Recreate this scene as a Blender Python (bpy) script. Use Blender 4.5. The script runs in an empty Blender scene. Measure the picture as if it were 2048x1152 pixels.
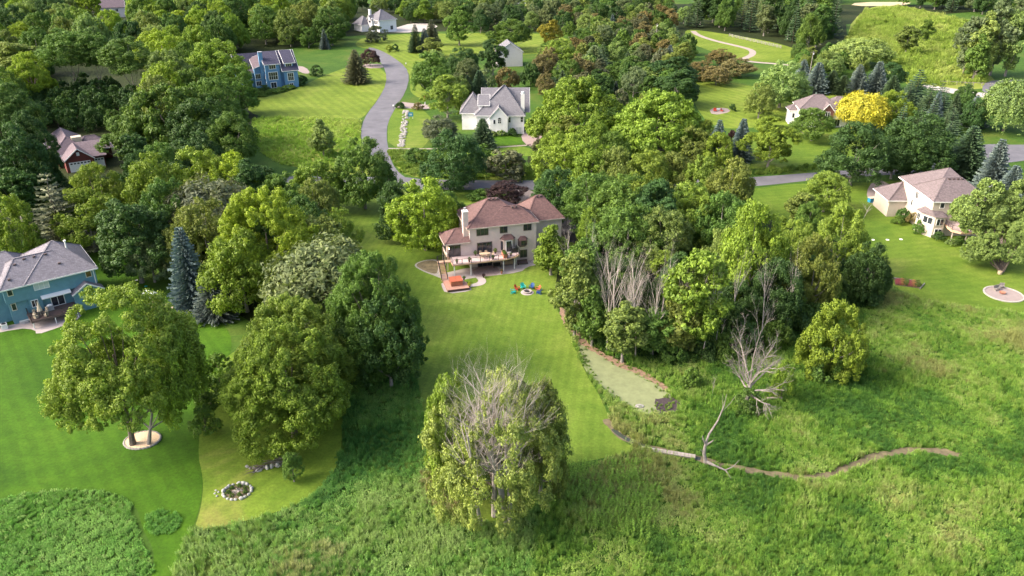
import bpy, math, random
import numpy as np
from mathutils import Matrix, Vector
R = math.radians
rnd = random.Random(7)
scene = bpy.context.scene
C = scene.collection

# ------------------------------------------------------------------ camera, sky, sun, exposure
CAM_H, CAM_P, CAM_F = 62.0, R(26.0), 1577.0
cd = bpy.data.cameras.new('camera'); cam = bpy.data.objects.new('camera', cd); C.objects.link(cam)
cam.location = (0, 0, CAM_H); cam.rotation_euler = (R(90) - CAM_P, 0, 0)
cd.sensor_width = 36.0; cd.lens = 36.0 * CAM_F / 2048.0
cd.clip_start = 0.5; cd.clip_end = 12000
scene.camera = cam

SUN_EL, SUN_DIR = R(36), Vector((-0.95, -0.12, 0))     # towards the sun, on the ground plane
SUN_DIR.normalize()
wd = bpy.data.worlds.new("World"); scene.world = wd; wd.use_nodes = True
nt = wd.node_tree; bg = nt.nodes['Background']
sky = nt.nodes.new('ShaderNodeTexSky'); sky.sky_type = 'NISHITA'; sky.sun_disc = False
sky.sun_elevation = SUN_EL; sky.sun_rotation = math.atan2(SUN_DIR.x, SUN_DIR.y)
sky.air_density = 0.75; sky.dust_density = 6.0; sky.ozone_density = 0.3
nt.links.new(sky.outputs[0], bg.inputs[0]); bg.inputs[1].default_value = 0.15
sl = bpy.data.lights.new('sun', 'SUN'); sl.energy = 1.0; sl.angle = R(22); sl.color = (1.0, 0.96, 0.88)
so = bpy.data.objects.new('sun', sl); C.objects.link(so)
to_sun = Vector((SUN_DIR.x * math.cos(SUN_EL), SUN_DIR.y * math.cos(SUN_EL), math.sin(SUN_EL)))
so.rotation_euler = to_sun.to_track_quat('Z', 'Y').to_euler(); so.location = (-60, 60, 90)
scene.view_settings.view_transform = 'Standard'; scene.view_settings.look = 'None'
scene.view_settings.exposure = 1.65; scene.view_settings.gamma = 1.0
scene.view_settings.use_curve_mapping = False
try:
    scene.cycles.max_bounces = 6; scene.cycles.diffuse_bounces = 3; scene.cycles.transmission_bounces = 3
    scene.cycles.transparent_max_bounces = 4; scene.cycles.use_denoising = True
except Exception: pass

# ------------------------------------------------------------------ survey helper: picture pixel -> place on the ground
_c, _s = math.cos(CAM_P), math.sin(CAM_P)
def at(px, py, z=0.0):
    u = (px - 1024) / CAM_F; v = (576 - py) / CAM_F
    d = (u, _c + v * _s, -_s + v * _c); t = (z - CAM_H) / d[2]
    return (t * d[0], t * d[1])
def shown(x, y, z):                                   # the inverse: place -> picture pixel
    dep = y * _c - (z - CAM_H) * _s; return (1024 + CAM_F * x / dep, 576 - CAM_F * (y * _s + (z - CAM_H) * _c) / dep)
def pxm(x, y, z):                                     # picture pixels per metre at a place
    return CAM_F / (y * _c - (z - CAM_H) * _s)

# ------------------------------------------------------------------ materials
def new_mat(name):
    m = bpy.data.materials.new(name); m.use_nodes = True
    n = m.node_tree; return m, n, n.nodes['Principled BSDF']
def nd(n, t, **k):
    x = n.nodes.new(t)
    for a, b in k.items(): setattr(x, a, b)
    return x
def noise(n, scale, detail=4, rough=.6, coord='Object', dist=0.0):
    tc = nd(n, 'ShaderNodeTexCoord'); t = nd(n, 'ShaderNodeTexNoise')
    t.inputs['Scale'].default_value = scale; t.inputs['Detail'].default_value = detail
    t.inputs['Roughness'].default_value = rough; t.inputs['Distortion'].default_value = dist
    n.links.new(tc.outputs[coord], t.inputs['Vector']); return t
def ramp(n, src, stops):
    r = nd(n, 'ShaderNodeValToRGB'); e = r.color_ramp.elements
    while len(e) < len(stops): e.new(.5)
    for k, (p, c) in enumerate(stops):
        e[k].position = p; e[k].color = (c[0], c[1], c[2], 1)
    n.links.new(src, r.inputs[0]); return r
def bumped(n, bs, src, strength, dist):
    b = nd(n, 'ShaderNodeBump'); b.inputs['Strength'].default_value = strength; b.inputs['Distance'].default_value = dist
    n.links.new(src, b.inputs['Height']); n.links.new(b.outputs[0], bs.inputs['Normal'])
def plain(name, col, rough=.7, var=.12, scale=3.0, bump=0.0, metal=0.0, coord='Object'):
    m, n, b = new_mat(name)
    t = noise(n, scale, 5, .65, coord)
    lo = [max(0, c * (1 - var)) for c in col]; hi = [min(1, c * (1 + var)) for c in col]
    r = ramp(n, t.outputs[0], [(.3, lo), (.7, hi)])
    n.links.new(r.outputs[0], b.inputs['Base Color']); b.inputs['Roughness'].default_value = rough
    b.inputs['Metallic'].default_value = metal
    if bump: bumped(n, b, t.outputs[0], bump, .02)
    return m
def mixc(n, a, b, fac, mode='MIX'):
    x = nd(n, 'ShaderNodeMix', data_type='RGBA', blend_type=mode)
    for v, s in ((fac, x.inputs[0]), (a, x.inputs[6]), (b, x.inputs[7])):
        if isinstance(v, (int, float)): s.default_value = v
        elif isinstance(v, (tuple, list)): s.default_value = (*v[:3], 1)
        else: n.links.new(v, s)
    return x.outputs[2]
def roofmat(name, col):
    m, n, b = new_mat(name)
    tc = nd(n, 'ShaderNodeTexCoord'); mp = nd(n, 'ShaderNodeMapping'); n.links.new(tc.outputs['Object'], mp.inputs[0])
    mp.inputs['Scale'].default_value = (1, 1, 1.6)
    br = nd(n, 'ShaderNodeTexBrick'); br.inputs['Scale'].default_value = 1.0
    for k, v in (('Mortar Size', .012), ('Brick Width', .34), ('Row Height', .16), ('Bias', 0.0)): br.inputs[k].default_value = v
    cx = nd(n, 'ShaderNodeCombineXYZ'); sp = nd(n, 'ShaderNodeSeparateXYZ'); n.links.new(mp.outputs[0], sp.inputs[0])
    ad = nd(n, 'ShaderNodeMath', operation='ADD'); n.links.new(sp.outputs[0], ad.inputs[0]); n.links.new(sp.outputs[1], ad.inputs[1])
    n.links.new(ad.outputs[0], cx.inputs[0]); n.links.new(sp.outputs[2], cx.inputs[1]); n.links.new(cx.outputs[0], br.inputs['Vector'])
    br.inputs['Color1'].default_value = (*[c * .80 for c in col], 1); br.inputs['Color2'].default_value = (*[c * 1.18 for c in col], 1)
    br.inputs['Mortar'].default_value = (*[c * .55 for c in col], 1)
    t = noise(n, 2.2, 6, .7); r = ramp(n, t.outputs[0], [(.3, (.82,) * 3), (.7, (1.15,) * 3)])
    n.links.new(mixc(n, br.outputs[0], r.outputs[0], 1.0, 'MULTIPLY'), b.inputs['Base Color'])
    b.inputs['Roughness'].default_value = .9; bumped(n, b, br.outputs['Fac'], .4, .02); return m
def sidemat(name, col, pitch=.2, var=.06):            # lap siding: thin horizontal laps as fine relief
    m, n, b = new_mat(name)
    tc = nd(n, 'ShaderNodeTexCoord'); w = nd(n, 'ShaderNodeTexWave', wave_type='BANDS', bands_direction='Z', wave_profile='SAW')
    w.inputs['Scale'].default_value = .314 / pitch * 1.0; n.links.new(tc.outputs['Object'], w.inputs[0])
    t = noise(n, 1.3, 5, .6)
    r = ramp(n, t.outputs[0], [(.3, [c * (1 - var) for c in col]), (.7, [min(1, c * (1 + var)) for c in col])])
    n.links.new(r.outputs[0], b.inputs['Base Color']); b.inputs['Roughness'].default_value = .65
    bumped(n, b, w.outputs[0], .5, .03); return m
def glassmat(name, col):
    m, n, b = new_mat(name)
    t = noise(n, .9, 2, .5); r = ramp(n, t.outputs[0], [(.35, [c * .4 for c in col]), (.65, [c * 1.4 for c in col])])
    n.links.new(r.outputs[0], b.inputs['Base Color'])
    b.inputs['Roughness'].default_value = .06; b.inputs['Specular IOR Level'].default_value = .8; return m
def leafmat(name, lo=.62, hi=1.35, trans=.22, rough=.6):
    m, n, b = new_mat(name)
    oi = nd(n, 'ShaderNodeObjectInfo'); at_ = nd(n, 'ShaderNodeAttribute'); at_.attribute_name = 'tint'
    r = ramp(n, at_.outputs['Fac'], [(0, (lo * .92, lo, lo * 1.1)), (1, (hi * 1.16, hi * 1.08, hi * .8))])
    c = mixc(n, oi.outputs['Color'], r.outputs[0], 1.0, 'MULTIPLY')
    n.links.new(c, b.inputs['Base Color']); b.inputs['Roughness'].default_value = rough
    b.inputs['Specular IOR Level'].default_value = .25
    tr = nd(n, 'ShaderNodeBsdfTranslucent'); n.links.new(mixc(n, c, (1.1, 1.2, .5), 1.0, 'MULTIPLY'), tr.inputs[0])
    mx = nd(n, 'ShaderNodeMixShader'); mx.inputs[0].default_value = trans
    n.links.new(b.outputs[0], mx.inputs[1]); n.links.new(tr.outputs[0], mx.inputs[2])
    n.links.new(mx.outputs[0], n.nodes['Material Output'].inputs[0]); return m
def lawnmat(name, dark, light, yellow, angle=0.0, stripe=0.0, width=1.1, patch=.5):
    m, n, b = new_mat(name)
    big = noise(n, .055, 5, .62, dist=.6); fine = noise(n, 2.6, 6, .75)
    r = ramp(n, big.outputs[0], [(.32, dark), (.52, light), (.52 + .25 * (1.4 - patch), yellow)])
    f = ramp(n, fine.outputs[0], [(.28, (.70,) * 3), (.72, (1.24, 1.24, 1.1))])
    c = mixc(n, r.outputs[0], f.outputs[0], 1.0, 'MULTIPLY')
    mid = noise(n, .45, 4, .7); g = ramp(n, mid.outputs[0], [(.32, (.80, .86, .74)), (.68, (1.18, 1.12, 1.12))])
    c = mixc(n, c, g.outputs[0], 1.0, 'MULTIPLY')
    if stripe:
        tc = nd(n, 'ShaderNodeTexCoord'); mp = nd(n, 'ShaderNodeMapping'); mp.inputs['Rotation'].default_value = (0, 0, angle)
        n.links.new(tc.outputs['Object'], mp.inputs[0])
        w = nd(n, 'ShaderNodeTexWave', wave_type='BANDS', bands_direction='X'); w.inputs['Scale'].default_value = .314 / width / 1.6
        w.inputs['Distortion'].default_value = 3.0; w.inputs['Detail Scale'].default_value = .25
        n.links.new(mp.outputs[0], w.inputs[0])
        s = ramp(n, w.outputs[0], [(.3, (1 - stripe * .7,) * 3), (.7, (1 + stripe * .7,) * 3)])
        c = mixc(n, c, s.outputs[0], 1.0, 'MULTIPLY')
    n.links.new(c, b.inputs['Base Color']); b.inputs['Roughness'].default_value = .85
    b.inputs['Specular IOR Level'].default_value = .15
    fb = noise(n, 9.0, 5, .8); bumped(n, b, fb.outputs[0], .6, .12); return m
def tuftmat(name):
    m, n, b = new_mat(name)
    a = nd(n, 'ShaderNodeAttribute'); a.attribute_type = 'INSTANCER'; a.attribute_name = 'vcol'
    t = nd(n, 'ShaderNodeAttribute'); t.attribute_name = 'tint'
    r = ramp(n, t.outputs['Fac'], [(0, (.6, .6, .6)), (1, (1.4, 1.38, 1.1))])
    c = mixc(n, a.outputs['Color'], r.outputs[0], 1.0, 'MULTIPLY')
    n.links.new(c, b.inputs['Base Color']); b.inputs['Roughness'].default_value = .65; b.inputs['Specular IOR Level'].default_value = .25
    tr = nd(n, 'ShaderNodeBsdfTranslucent'); n.links.new(mixc(n, c, (1.08, 1.2, .5), 1.0, 'MULTIPLY'), tr.inputs[0])
    mx = nd(n, 'ShaderNodeMixShader'); mx.inputs[0].default_value = .2
    n.links.new(b.outputs[0], mx.inputs[1]); n.links.new(tr.outputs[0], mx.inputs[2])
    n.links.new(mx.outputs[0], n.nodes['Material Output'].inputs[0]); return m

M = dict(
    leaf=leafmat('foliage'), needle=leafmat('needles', .5, 1.5, .08, .6), tuft=tuftmat('meadow_leaves'),
    bark=plain('bark', (.13, .105, .085), .9, .35, 4, .6), greybark=plain('grey_bark', (.24, .215, .19), .9, .3, 3, .5),
    dead=plain('dead_wood', (.37, .33, .29), .85, .22, 3, .4), deadgrey=plain('grey_dead_wood', (.23, .205, .18), .9, .3, 2.5, .5), log=plain('pale_log', (.33, .27, .22), .85, .25, 3, .4),
    asphalt=plain('asphalt', (.125, .122, .137), .9, .22, .22, .3), blacktop=plain('dark_asphalt', (.055, .052, .062), .9, .2, .5),
    drive=plain('pink_gravel', (.28, .225, .205), .9, .12, .8), concrete=plain('concrete', (.42, .38, .345), .85, .1, .8),
    paver=plain('pavers', (.30, .225, .21), .85, .25, 3.0), patio=plain('patio_concrete', (.40, .345, .325), .85, .1, .9),
    mulch=plain('wood_mulch', (.68, .50, .32), .95, .3, 6, .6), darkmulch=plain('dark_mulch', (.05, .035, .038), .95, .5, 5, .8),
    redmulch=plain('red_chips', (.24, .155, .10), .95, .35, 3, .6), dirt=plain('dry_mud', (.20, .225, .105), .95, .2, .6, .4),
    brownsoil=plain('brown_soil', (.135, .110, .060), .95, .4, .9, .6), trail=plain('trail_gravel', (.32, .265, .23), .9, .1, .5),
    stone=plain('field_stone', (.29, .275, .25), .85, .3, 2.5, .5), whitestone=plain('pale_stone', (.36, .36, .33), .8, .2, 3, .4),
    plank=plain('weathered_plank', (.34, .29, .25), .8, .2, 2, .3), deckwood=plain('deck_boards', (.60, .46, .43), .6, .1, 1.5),
    rimwood=plain('deck_rim', (.60, .39, .26), .7, .15, 1.5), redwood=plain('cedar_red', (.42, .17, .10), .6, .18, 2),
    padwood=plain('tub_deck', (.46, .25, .18), .7, .15, 2), black=plain('black_metal', (.02, .02, .022), .5, .2, 2),
    brownframe=plain('brown_frame', (.11, .075, .07), .6, .15, 2), white=plain('white_paint', (.80, .79, .76), .5, .04, 1),
    cream=plain('cream_trim', (.66, .60, .48), .6, .06, 1), grey=plain('grey_metal', (.35, .35, .36), .5, .15, 2),
    beige=sidemat('beige_siding', (.64, .53, .48)), tan=sidemat('tan_siding', (.53, .46, .38)), teal=sidemat('teal_siding', (.13, .28, .34), .2, .1),
    blue=sidemat('blue_siding', (.13, .28, .46), .2, .08), whiteside=sidemat('white_siding', (.80, .79, .78)),
    redside=sidemat('red_siding', (.15, .035, .03)), greyside=sidemat('grey_siding', (.56, .54, .54)), brick=plain('brown_brick', (.16, .07, .06), .9, .25, 8),
    roof_red=roofmat('reddish_shingles', (.150, .085, .078)), roof_grey=roofmat('grey_shingles', (.195, .182, .205)),
    roof_navy=roofmat('slate_blue_shingles', (.052, .05, .085)), roof_tan=roofmat('brown_shingles', (.160, .127, .130)),
    roof_mid=roofmat('mid_grey_shingles', (.165, .160, .178)), roof_purple=roofmat('purple_brown_shingles', (.155, .118, .135)),
    glass=glassmat('window_glass', (.03, .035, .045)), blind=plain('white_blind', (.55, .60, .58), .5, .05, 1), warmglass=glassmat('warm_glass', (.16, .08, .04)),
    aqua=plain('turquoise_plastic', (.01, .42, .38), .45, .06, 2), redp=plain('red_plastic', (.42, .055, .03), .45, .06, 2),
    bluep=plain('blue_plastic', (.015, .07, .26), .45, .06, 2), orangep=plain('orange_red_plastic', (.46, .12, .06), .45, .06, 2),
    canvas=plain('cream_canvas', (.60, .50, .36), .8, .08, 2), clay=plain('clay_pot', (.10, .055, .05), .7, .15, 3),
    ash=plain('fire_ash', (.06, .055, .05), .95, .5, 6), signblue=plain('sign_blue', (.02, .25, .42), .5, .05, 2),
    flower=plain('flower_pink', (.55, .16, .20), .8, .5, 9), wood=plain('swing_timber', (.50, .38, .25), .7, .15, 2), yel=plain('yellow_bloom', (.6, .42, .05), .8, .3, 8),
)
def watermat():
    m, n, b = new_mat('ditch_water'); b.inputs['Base Color'].default_value = (.05, .06, .05, 1); b.inputs['Roughness'].default_value = .08; return m
M['water'] = watermat()
LW = dict(
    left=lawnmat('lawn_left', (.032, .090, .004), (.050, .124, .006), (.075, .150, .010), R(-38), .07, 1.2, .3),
    dry=lawnmat('lawn_dry', (.095, .165, .018), (.140, .215, .026), (.215, .225, .060), R(35), .06, 1.3, .9),
    main=lawnmat('lawn_main', (.088, .155, .019), (.130, .202, .028), (.195, .250, .054), R(8), .07, .9, .6),
    right=lawnmat('lawn_right', (.080, .145, .016), (.115, .180, .022), (.175, .215, .048), R(80), .06, 1.2, .7),
    far=lawnmat('lawn_far', (.110, .165, .018), (.145, .205, .026), (.205, .245, .048), R(-28), .10, 2.0, .6),
    field=lawnmat('pasture', (.150, .200, .034), (.195, .240, .045), (.260, .280, .080), 0, 0, 1, .7),
)
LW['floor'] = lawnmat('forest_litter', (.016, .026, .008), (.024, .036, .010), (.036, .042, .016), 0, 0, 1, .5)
LW['meadow'] = lawnmat('meadow_ground', (.035, .085, .012), (.055, .115, .015), (.095, .130, .025), 0, 0, 1, .6)
LW['tan'] = plain('dry_field', (.50, .40, .24), .95, .1, .05)

# ------------------------------------------------------------------ mesh helpers
def tag(o, label=None, cat=None, group=None, kind=None):
    if label: o['label'] = label
    if cat: o['category'] = cat
    if group: o['group'] = group
    if kind: o['kind'] = kind
    return o
def link(name, me, mat=None, parent=None):
    if mat is not None and len(me.materials) == 0: me.materials.append(mat)
    o = bpy.data.objects.new(name, me); C.objects.link(o)
    if parent is not None: o.parent = parent
    return o
def empty(name, loc=(0, 0, 0), rz=0.0, label=None, cat=None, group=None):
    o = bpy.data.objects.new(name, None); C.objects.link(o); o.empty_display_size = .5
    o.location = loc; o.rotation_euler = (0, 0, rz); return tag(o, label, cat, group)
class MB:
    def __init__(s): s.v = []; s.f = []
    def add(s, vs, fs):
        k = len(s.v); s.v += [tuple(p) for p in vs]; s.f += [tuple(i + k for i in f) for f in fs]; return s
    def box(s, x0, x1, y0, y1, z0, z1):
        return s.add([(x0, y0, z0), (x1, y0, z0), (x1, y1, z0), (x0, y1, z0), (x0, y0, z1), (x1, y0, z1), (x1, y1, z1), (x0, y1, z1)],
                     [(3, 2, 1, 0), (4, 5, 6, 7), (0, 1, 5, 4), (1, 2, 6, 5), (2, 3, 7, 6), (3, 0, 4, 7)])
    def obox(s, a, b, w, h):                          # a bar from a to b, w across, h high
        a = Vector(a); b = Vector(b); d = (b - a).normalized(); u = Vector((0, 0, 1))
        if abs(d.z) > .95: u = Vector((1, 0, 0))
        r = d.cross(u).normalized() * (w / 2); q = r.cross(d).normalized() * (h / 2)
        p = [a - r - q, a + r - q, a + r + q, a - r + q, b - r - q, b + r - q, b + r + q, b - r + q]
        return s.add(p, [(0, 1, 2, 3), (7, 6, 5, 4), (1, 0, 4, 5), (2, 1, 5, 6), (3, 2, 6, 7), (0, 3, 7, 4)])
    def prism(s, pts, z0, z1):
        n = len(pts); return s.add([(x, y, z0) for x, y in pts] + [(x, y, z1) for x, y in pts],
                     [tuple(range(n))[::-1], tuple(range(n, 2 * n))] + [(i, (i + 1) % n, n + (i + 1) % n, n + i) for i in range(n)])
    def tube(s, pts, rad, n=6):
        pts = [Vector(p) for p in pts]; rings = []; k = len(s.v)
        for i, p in enumerate(pts):
            d = (pts[min(i + 1, len(pts) - 1)] - pts[max(i - 1, 0)]).normalized()
            u = Vector((1, 0, 0)) if abs(d.z) > .8 else Vector((0, 0, 1))
            a = d.cross(u).normalized(); b = d.cross(a)
            r = rad[i] if hasattr(rad, '__len__') else rad
            s.v += [tuple(p + a * r * math.cos(2 * math.pi * j / n) + b * r * math.sin(2 * math.pi * j / n)) for j in range(n)]
        for i in range(len(pts) - 1):
            for j in range(n):
                s.f.append((k + i * n + j, k + i * n + (j + 1) % n, k + (i + 1) * n + (j + 1) % n, k + (i + 1) * n + j))
        s.f.append(tuple(k + (len(pts) - 1) * n + j for j in range(n))); s.f.append(tuple(k + j for j in range(n))[::-1]); return s
    def lathe(s, prof, c=(0, 0, 0), n=12, sx=1, sy=1):
        k = len(s.v)
        for r, z in prof:
            s.v += [(c[0] + sx * r * math.cos(2 * math.pi * j / n), c[1] + sy * r * math.sin(2 * math.pi * j / n), c[2] + z) for j in range(n)]
        for i in range(len(prof) - 1):
            for j in range(n): s.f.append((k + i * n + j, k + i * n + (j + 1) % n, k + (i + 1) * n + (j + 1) % n, k + (i + 1) * n + j))
        s.f.append(tuple(k + j for j in range(n))[::-1]); s.f.append(tuple(k + (len(prof) - 1) * n + j for j in range(n))); return s
    def mesh(s, name):
        me = bpy.data.meshes.new(name); me.from_pydata(s.v, [], s.f); me.update(); return me
    def build(s, name, mat, parent=None, smooth=False):
        me = s.mesh(name)
        if smooth:
            me.polygons.foreach_set('use_smooth', [True] * len(me.polygons))
        return link(name, me, mat, parent)
def rock_mesh(seed, sx, sy, sz):
    r = random.Random(seed); mb = MB(); prof = [(.25, 0), (.95, .05), (1.0, .45), (.72, .85), (.2, 1.0)]; n = 7
    mb.lathe(prof, n=n); mb.v = [(x * sx * (1 + r.uniform(-.18, .18)), y * sy * (1 + r.uniform(-.18, .18)), z * sz * (1 + r.uniform(-.1, .1))) for x, y, z in mb.v]
    return mb.mesh('stone')

# ------------------------------------------------------------------ the ground and flat surfaces
def chaikin(p, n=2):
    for _ in range(n):
        q = []
        for i in range(len(p)):
            a, b = p[i], p[(i + 1) % len(p)]
            q += [(a[0] * .75 + b[0] * .25, a[1] * .75 + b[1] * .25), (a[0] * .25 + b[0] * .75, a[1] * .25 + b[1] * .75)]
        p = q
    return p
ZONES = {}
def sheet(name, pts, z, mat, smooth=2, wob=0.0, ground=False, reg=None, strip=False):
    p = pts if ground else [at(x, y) for x, y in pts]
    if smooth: p = chaikin(p, smooth)
    if wob: p = [(x + rnd.uniform(-wob, wob), y + rnd.uniform(-wob, wob)) for x, y in p]
    ZONES.setdefault(reg or name, []).append(np.array(p))
    n_p = len(p); fs = [(i, i + 1, n_p - 2 - i, n_p - 1 - i) for i in range(n_p // 2 - 1)] if strip else [tuple(range(n_p))]
    me = bpy.data.meshes.new(name); me.from_pydata([(x, y, z) for x, y in p], [], fs); me.update()
    if me.polygons[0].normal.z < 0: me.flip_normals()
    return tag(link(name, me, mat), kind='structure')
def inpoly(P, poly):
    x, y = P[:, 0], P[:, 1]; c = np.zeros(len(P), bool); n = len(poly); j = n - 1
    for i in range(n):
        xi, yi = poly[i]; xj, yj = poly[j]
        hit = ((yi > y) != (yj > y)) & (x < (xj - xi) * (y - yi) / (yj - yi + 1e-12) + xi); c ^= hit; j = i
    return c
def inzones(P, *names):
    c = np.zeros(len(P), bool)
    for nme in names:
        for z in ZONES.get(nme, []): c |= inpoly(P, z)
    return c
def bands(c, hw):                                     # a strip of half width hw along a polyline
    L = []; Rr = []
    for i, p in enumerate(c):
        a = c[max(i - 1, 0)]; b = c[min(i + 1, len(c) - 1)]; dx, dy = b[0] - a[0], b[1] - a[1]; l = math.hypot(dx, dy)
        w = hw[i] if hasattr(hw, '__len__') else hw
        L.append((p[0] - dy / l * w, p[1] + dx / l * w)); Rr.append((p[0] + dy / l * w, p[1] - dx / l * w))
    return L + Rr[::-1]
def smoothline(c, n=3):
    for _ in range(n):
        q = [c[0]]
        for a, b in zip(c[:-1], c[1:]): q += [(a[0] * .75 + b[0] * .25, a[1] * .75 + b[1] * .25), (a[0] * .25 + b[0] * .75, a[1] * .25 + b[1] * .75)]
        c = q + [c[-1]]
    return c
g = MB(); xs = [-6000, -900, -300, 0, 300, 900, 6000]; ys = [-600, -50, 60, 200, 450, 900, 8000]
g.v = [(x, y, 0) for y in ys for x in xs]; g.f = [(j * 7 + i, j * 7 + i + 1, j * 7 + i + 8, j * 7 + i + 7) for j in range(6) for i in range(6)]
tag(g.build('ground', LW['meadow']), kind='structure')

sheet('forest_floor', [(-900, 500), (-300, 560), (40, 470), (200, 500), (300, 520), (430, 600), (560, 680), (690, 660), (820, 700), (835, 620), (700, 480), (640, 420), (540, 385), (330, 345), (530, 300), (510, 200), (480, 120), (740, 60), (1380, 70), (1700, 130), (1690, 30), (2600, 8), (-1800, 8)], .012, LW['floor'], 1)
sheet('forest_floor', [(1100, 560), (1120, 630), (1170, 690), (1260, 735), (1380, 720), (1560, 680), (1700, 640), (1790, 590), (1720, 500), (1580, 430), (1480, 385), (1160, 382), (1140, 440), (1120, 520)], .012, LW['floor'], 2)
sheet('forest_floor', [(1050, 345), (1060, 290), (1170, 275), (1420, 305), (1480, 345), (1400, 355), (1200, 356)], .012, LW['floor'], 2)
sheet('pasture', [(1680, 75), (1730, 14), (1800, 8), (1950, 45), (1925, 110), (2000, 165), (1990, 178), (1830, 180), (1790, 150)], .014, LW['field'], 2)
sheet('dry_field', [(1700, 12), (1712, 4), (1830, 4), (1800, 12)], .018, LW['tan'], 1)
sheet('pasture', [(505, 238), (640, 232), (722, 238), (720, 300), (760, 335), (780, 352), (690, 350), (560, 330), (500, 290)], .014, LW['field'], 2)
sheet('lawn', [(-700, 830), (-200, 700), (0, 640), (170, 505), (215, 500), (260, 530), (320, 590), (400, 630), (470, 660), (450, 760), (402, 870), (408, 960), (395, 1040), (362, 1090), (338, 1170), (325, 1230), (285, 1230), (305, 1150), (310, 1100), (285, 1060), (275, 1012), (230, 987), (150, 978), (60, 985), (0, 1002), (-700, 1120)], .020, LW['left'], 2, reg='mown')
sheet('lawn', [(393, 900), (415, 780), (460, 690), (660, 690), (706, 780), (684, 840), (683, 905), (662, 960), (610, 1005), (520, 1035), (440, 1055), (385, 1066), (402, 1020), (408, 960)], .024, LW['dry'], 2, reg='mown')
sheet('lawn', [(640, 440), (672, 384), (980, 384), (1090, 400), (1180, 470), (1120, 520), (1105, 600), (1135, 660), (1152, 700), (1170, 745), (1205, 800), (1222, 850), (1245, 885), (1290, 903), (1230, 910), (1170, 925), (1110, 928), (1080, 990), (1050, 1045), (940, 1048), (900, 980), (870, 930), (850, 850), (838, 770), (820, 720), (760, 680), (690, 560)], .022, LW['main'], 2, reg='mown')
sheet('lawn', [(1420, 381), (1490, 379), (1600, 366), (1740, 366), (1900, 352), (2048, 345), (2500, 330), (2700, 700), (2200, 640), (2048, 628), (1950, 617), (1840, 603), (1775, 565), (1700, 490), (1560, 440)], .020, LW['right'], 2, reg='mown')
sheet('lawn', [(1400, 340), (1560, 337), (1650, 325), (1760, 310), (1760, 250), (1640, 235), (1560, 240), (1490, 280), (1440, 320)], .020, LW['right'], 2, reg='mown')
sheet('lawn', [(1375, 160), (1440, 163), (1500, 172), (1560, 178), (1620, 178), (1760, 198), (1800, 215), (1700, 240), (1560, 250), (1430, 262), (1390, 215)], .022, LW['far'], 2, reg='mown')
sheet('lawn', [(492, 196), (560, 192), (650, 150), (690, 136), (735, 122), (775, 145), (772, 172), (753, 202), (733, 228), (718, 240), (640, 236), (500, 236)], .020, LW['far'], 2, reg='mown')
sheet('lawn', [(780, 212), (862, 216), (860, 304), (776, 296), (775, 250)], .020, LW['right'], 1, reg='mown')
sheet('lawn', [(955, 270), (1012, 267), (1048, 278), (1052, 288), (985, 292)], .020, LW['left'], 2, reg='mown')
sheet('lawn', [(860, 294), (1040, 291), (1070, 300), (1060, 316), (860, 310)], .020, LW['main'], 1, reg='mown')
sheet('lawn', [(775, 302), (830, 300), (1070, 352), (1060, 360), (840, 357), (800, 345)], .016, LW['field'], 1, reg='rough')
sheet('lawn', [(700, 92), (735, 70), (930, 66), (1120, 66), (1160, 100), (1060, 110), (905, 112), (830, 140), (862, 200), (818, 190), (822, 150), (800, 125), (765, 102)], .020, LW['far'], 2, reg='mown')
sheet('lawn', [(1365, 62), (1390, 58), (1600, 92), (1590, 125), (1500, 125), (1380, 90)], .022, LW['far'], 2, reg='mown')
sheet('lawn', [(860, 8), (1100, 6), (1080, 14), (900, 16)], .020, LW['far'], 1, reg='mown')

road = [(735, 98), (757, 118), (772, 142), (773, 168), (756, 200), (735, 226), (723, 250), (722, 280), (735, 305), (758, 330), (770, 348), (740, 355), (680, 356), (560, 350), (560, 368), (680, 373), (800, 379), (1060, 380), (1200, 381), (1400, 379), (1515, 373), (1645, 358), (1860, 345), (1965, 334), (2010, 326), (2080, 318), (2400, 322), (2400, 300), (2090, 288), (2030, 290), (1985, 288), (1962, 290), (1930, 312), (1860, 325), (1760, 335), (1645, 344), (1515, 354), (1400, 360), (1200, 362), (1060, 361), (940, 361), (815, 358), (797, 345), (783, 325), (777, 300), (773, 275), (775, 246), (791, 215), (811, 185), (819, 155), (812, 134), (786, 114), (762, 101), (740, 94)]
sheet('road', road, .040, M['asphalt'], 1)
sheet('county_road', [(1840, 168), (1900, 176), (1960, 186), (2100, 198), (2600, 210), (2600, 225), (2100, 214), (1960, 200), (1900, 186), (1840, 174)], .040, M['concrete'], 1, reg='road')
sheet('side_road', [(1964, 186), (1966, 168), (1988, 160), (2048, 160), (2048, 164), (1992, 168), (1986, 178), (1995, 190)], .036, M['asphalt'], 1, reg='road')
sheet('trail', bands(smoothline([at(*p) for p in [(1386, 62), (1394, 70), (1430, 82), (1475, 92), (1505, 100), (1506, 110), (1485, 118), (1500, 124), (1560, 128), (1640, 138)]], 3), 1.5), .034, M['trail'], 0, ground=True, strip=True)
sheet('driveway', [(588, 131), (612, 134), (622, 148), (600, 146)], .036, M['drive'], 1)
sheet('driveway', [(722, 128), (768, 128), (770, 136), (730, 137)], .036, M['drive'], 1)
sheet('driveway', [(796, 203), (830, 207), (865, 211), (862, 219), (820, 217), (788, 216)], .036, M['drive'], 1)
sheet('driveway', [(700, 60), (720, 58), (770, 62), (830, 44), (880, 50), (860, 62), (800, 66)], .036, M['concrete'], 1)
sheet('driveway', [(1020, 378), (1062, 378), (1085, 400), (1080, 430), (1030, 420)], .044, M['drive'], 1)
sheet('driveway', [(1125, 425), (1150, 428), (1170, 455), (1168, 490), (1120, 480)], .036, M['blacktop'], 1)
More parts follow.
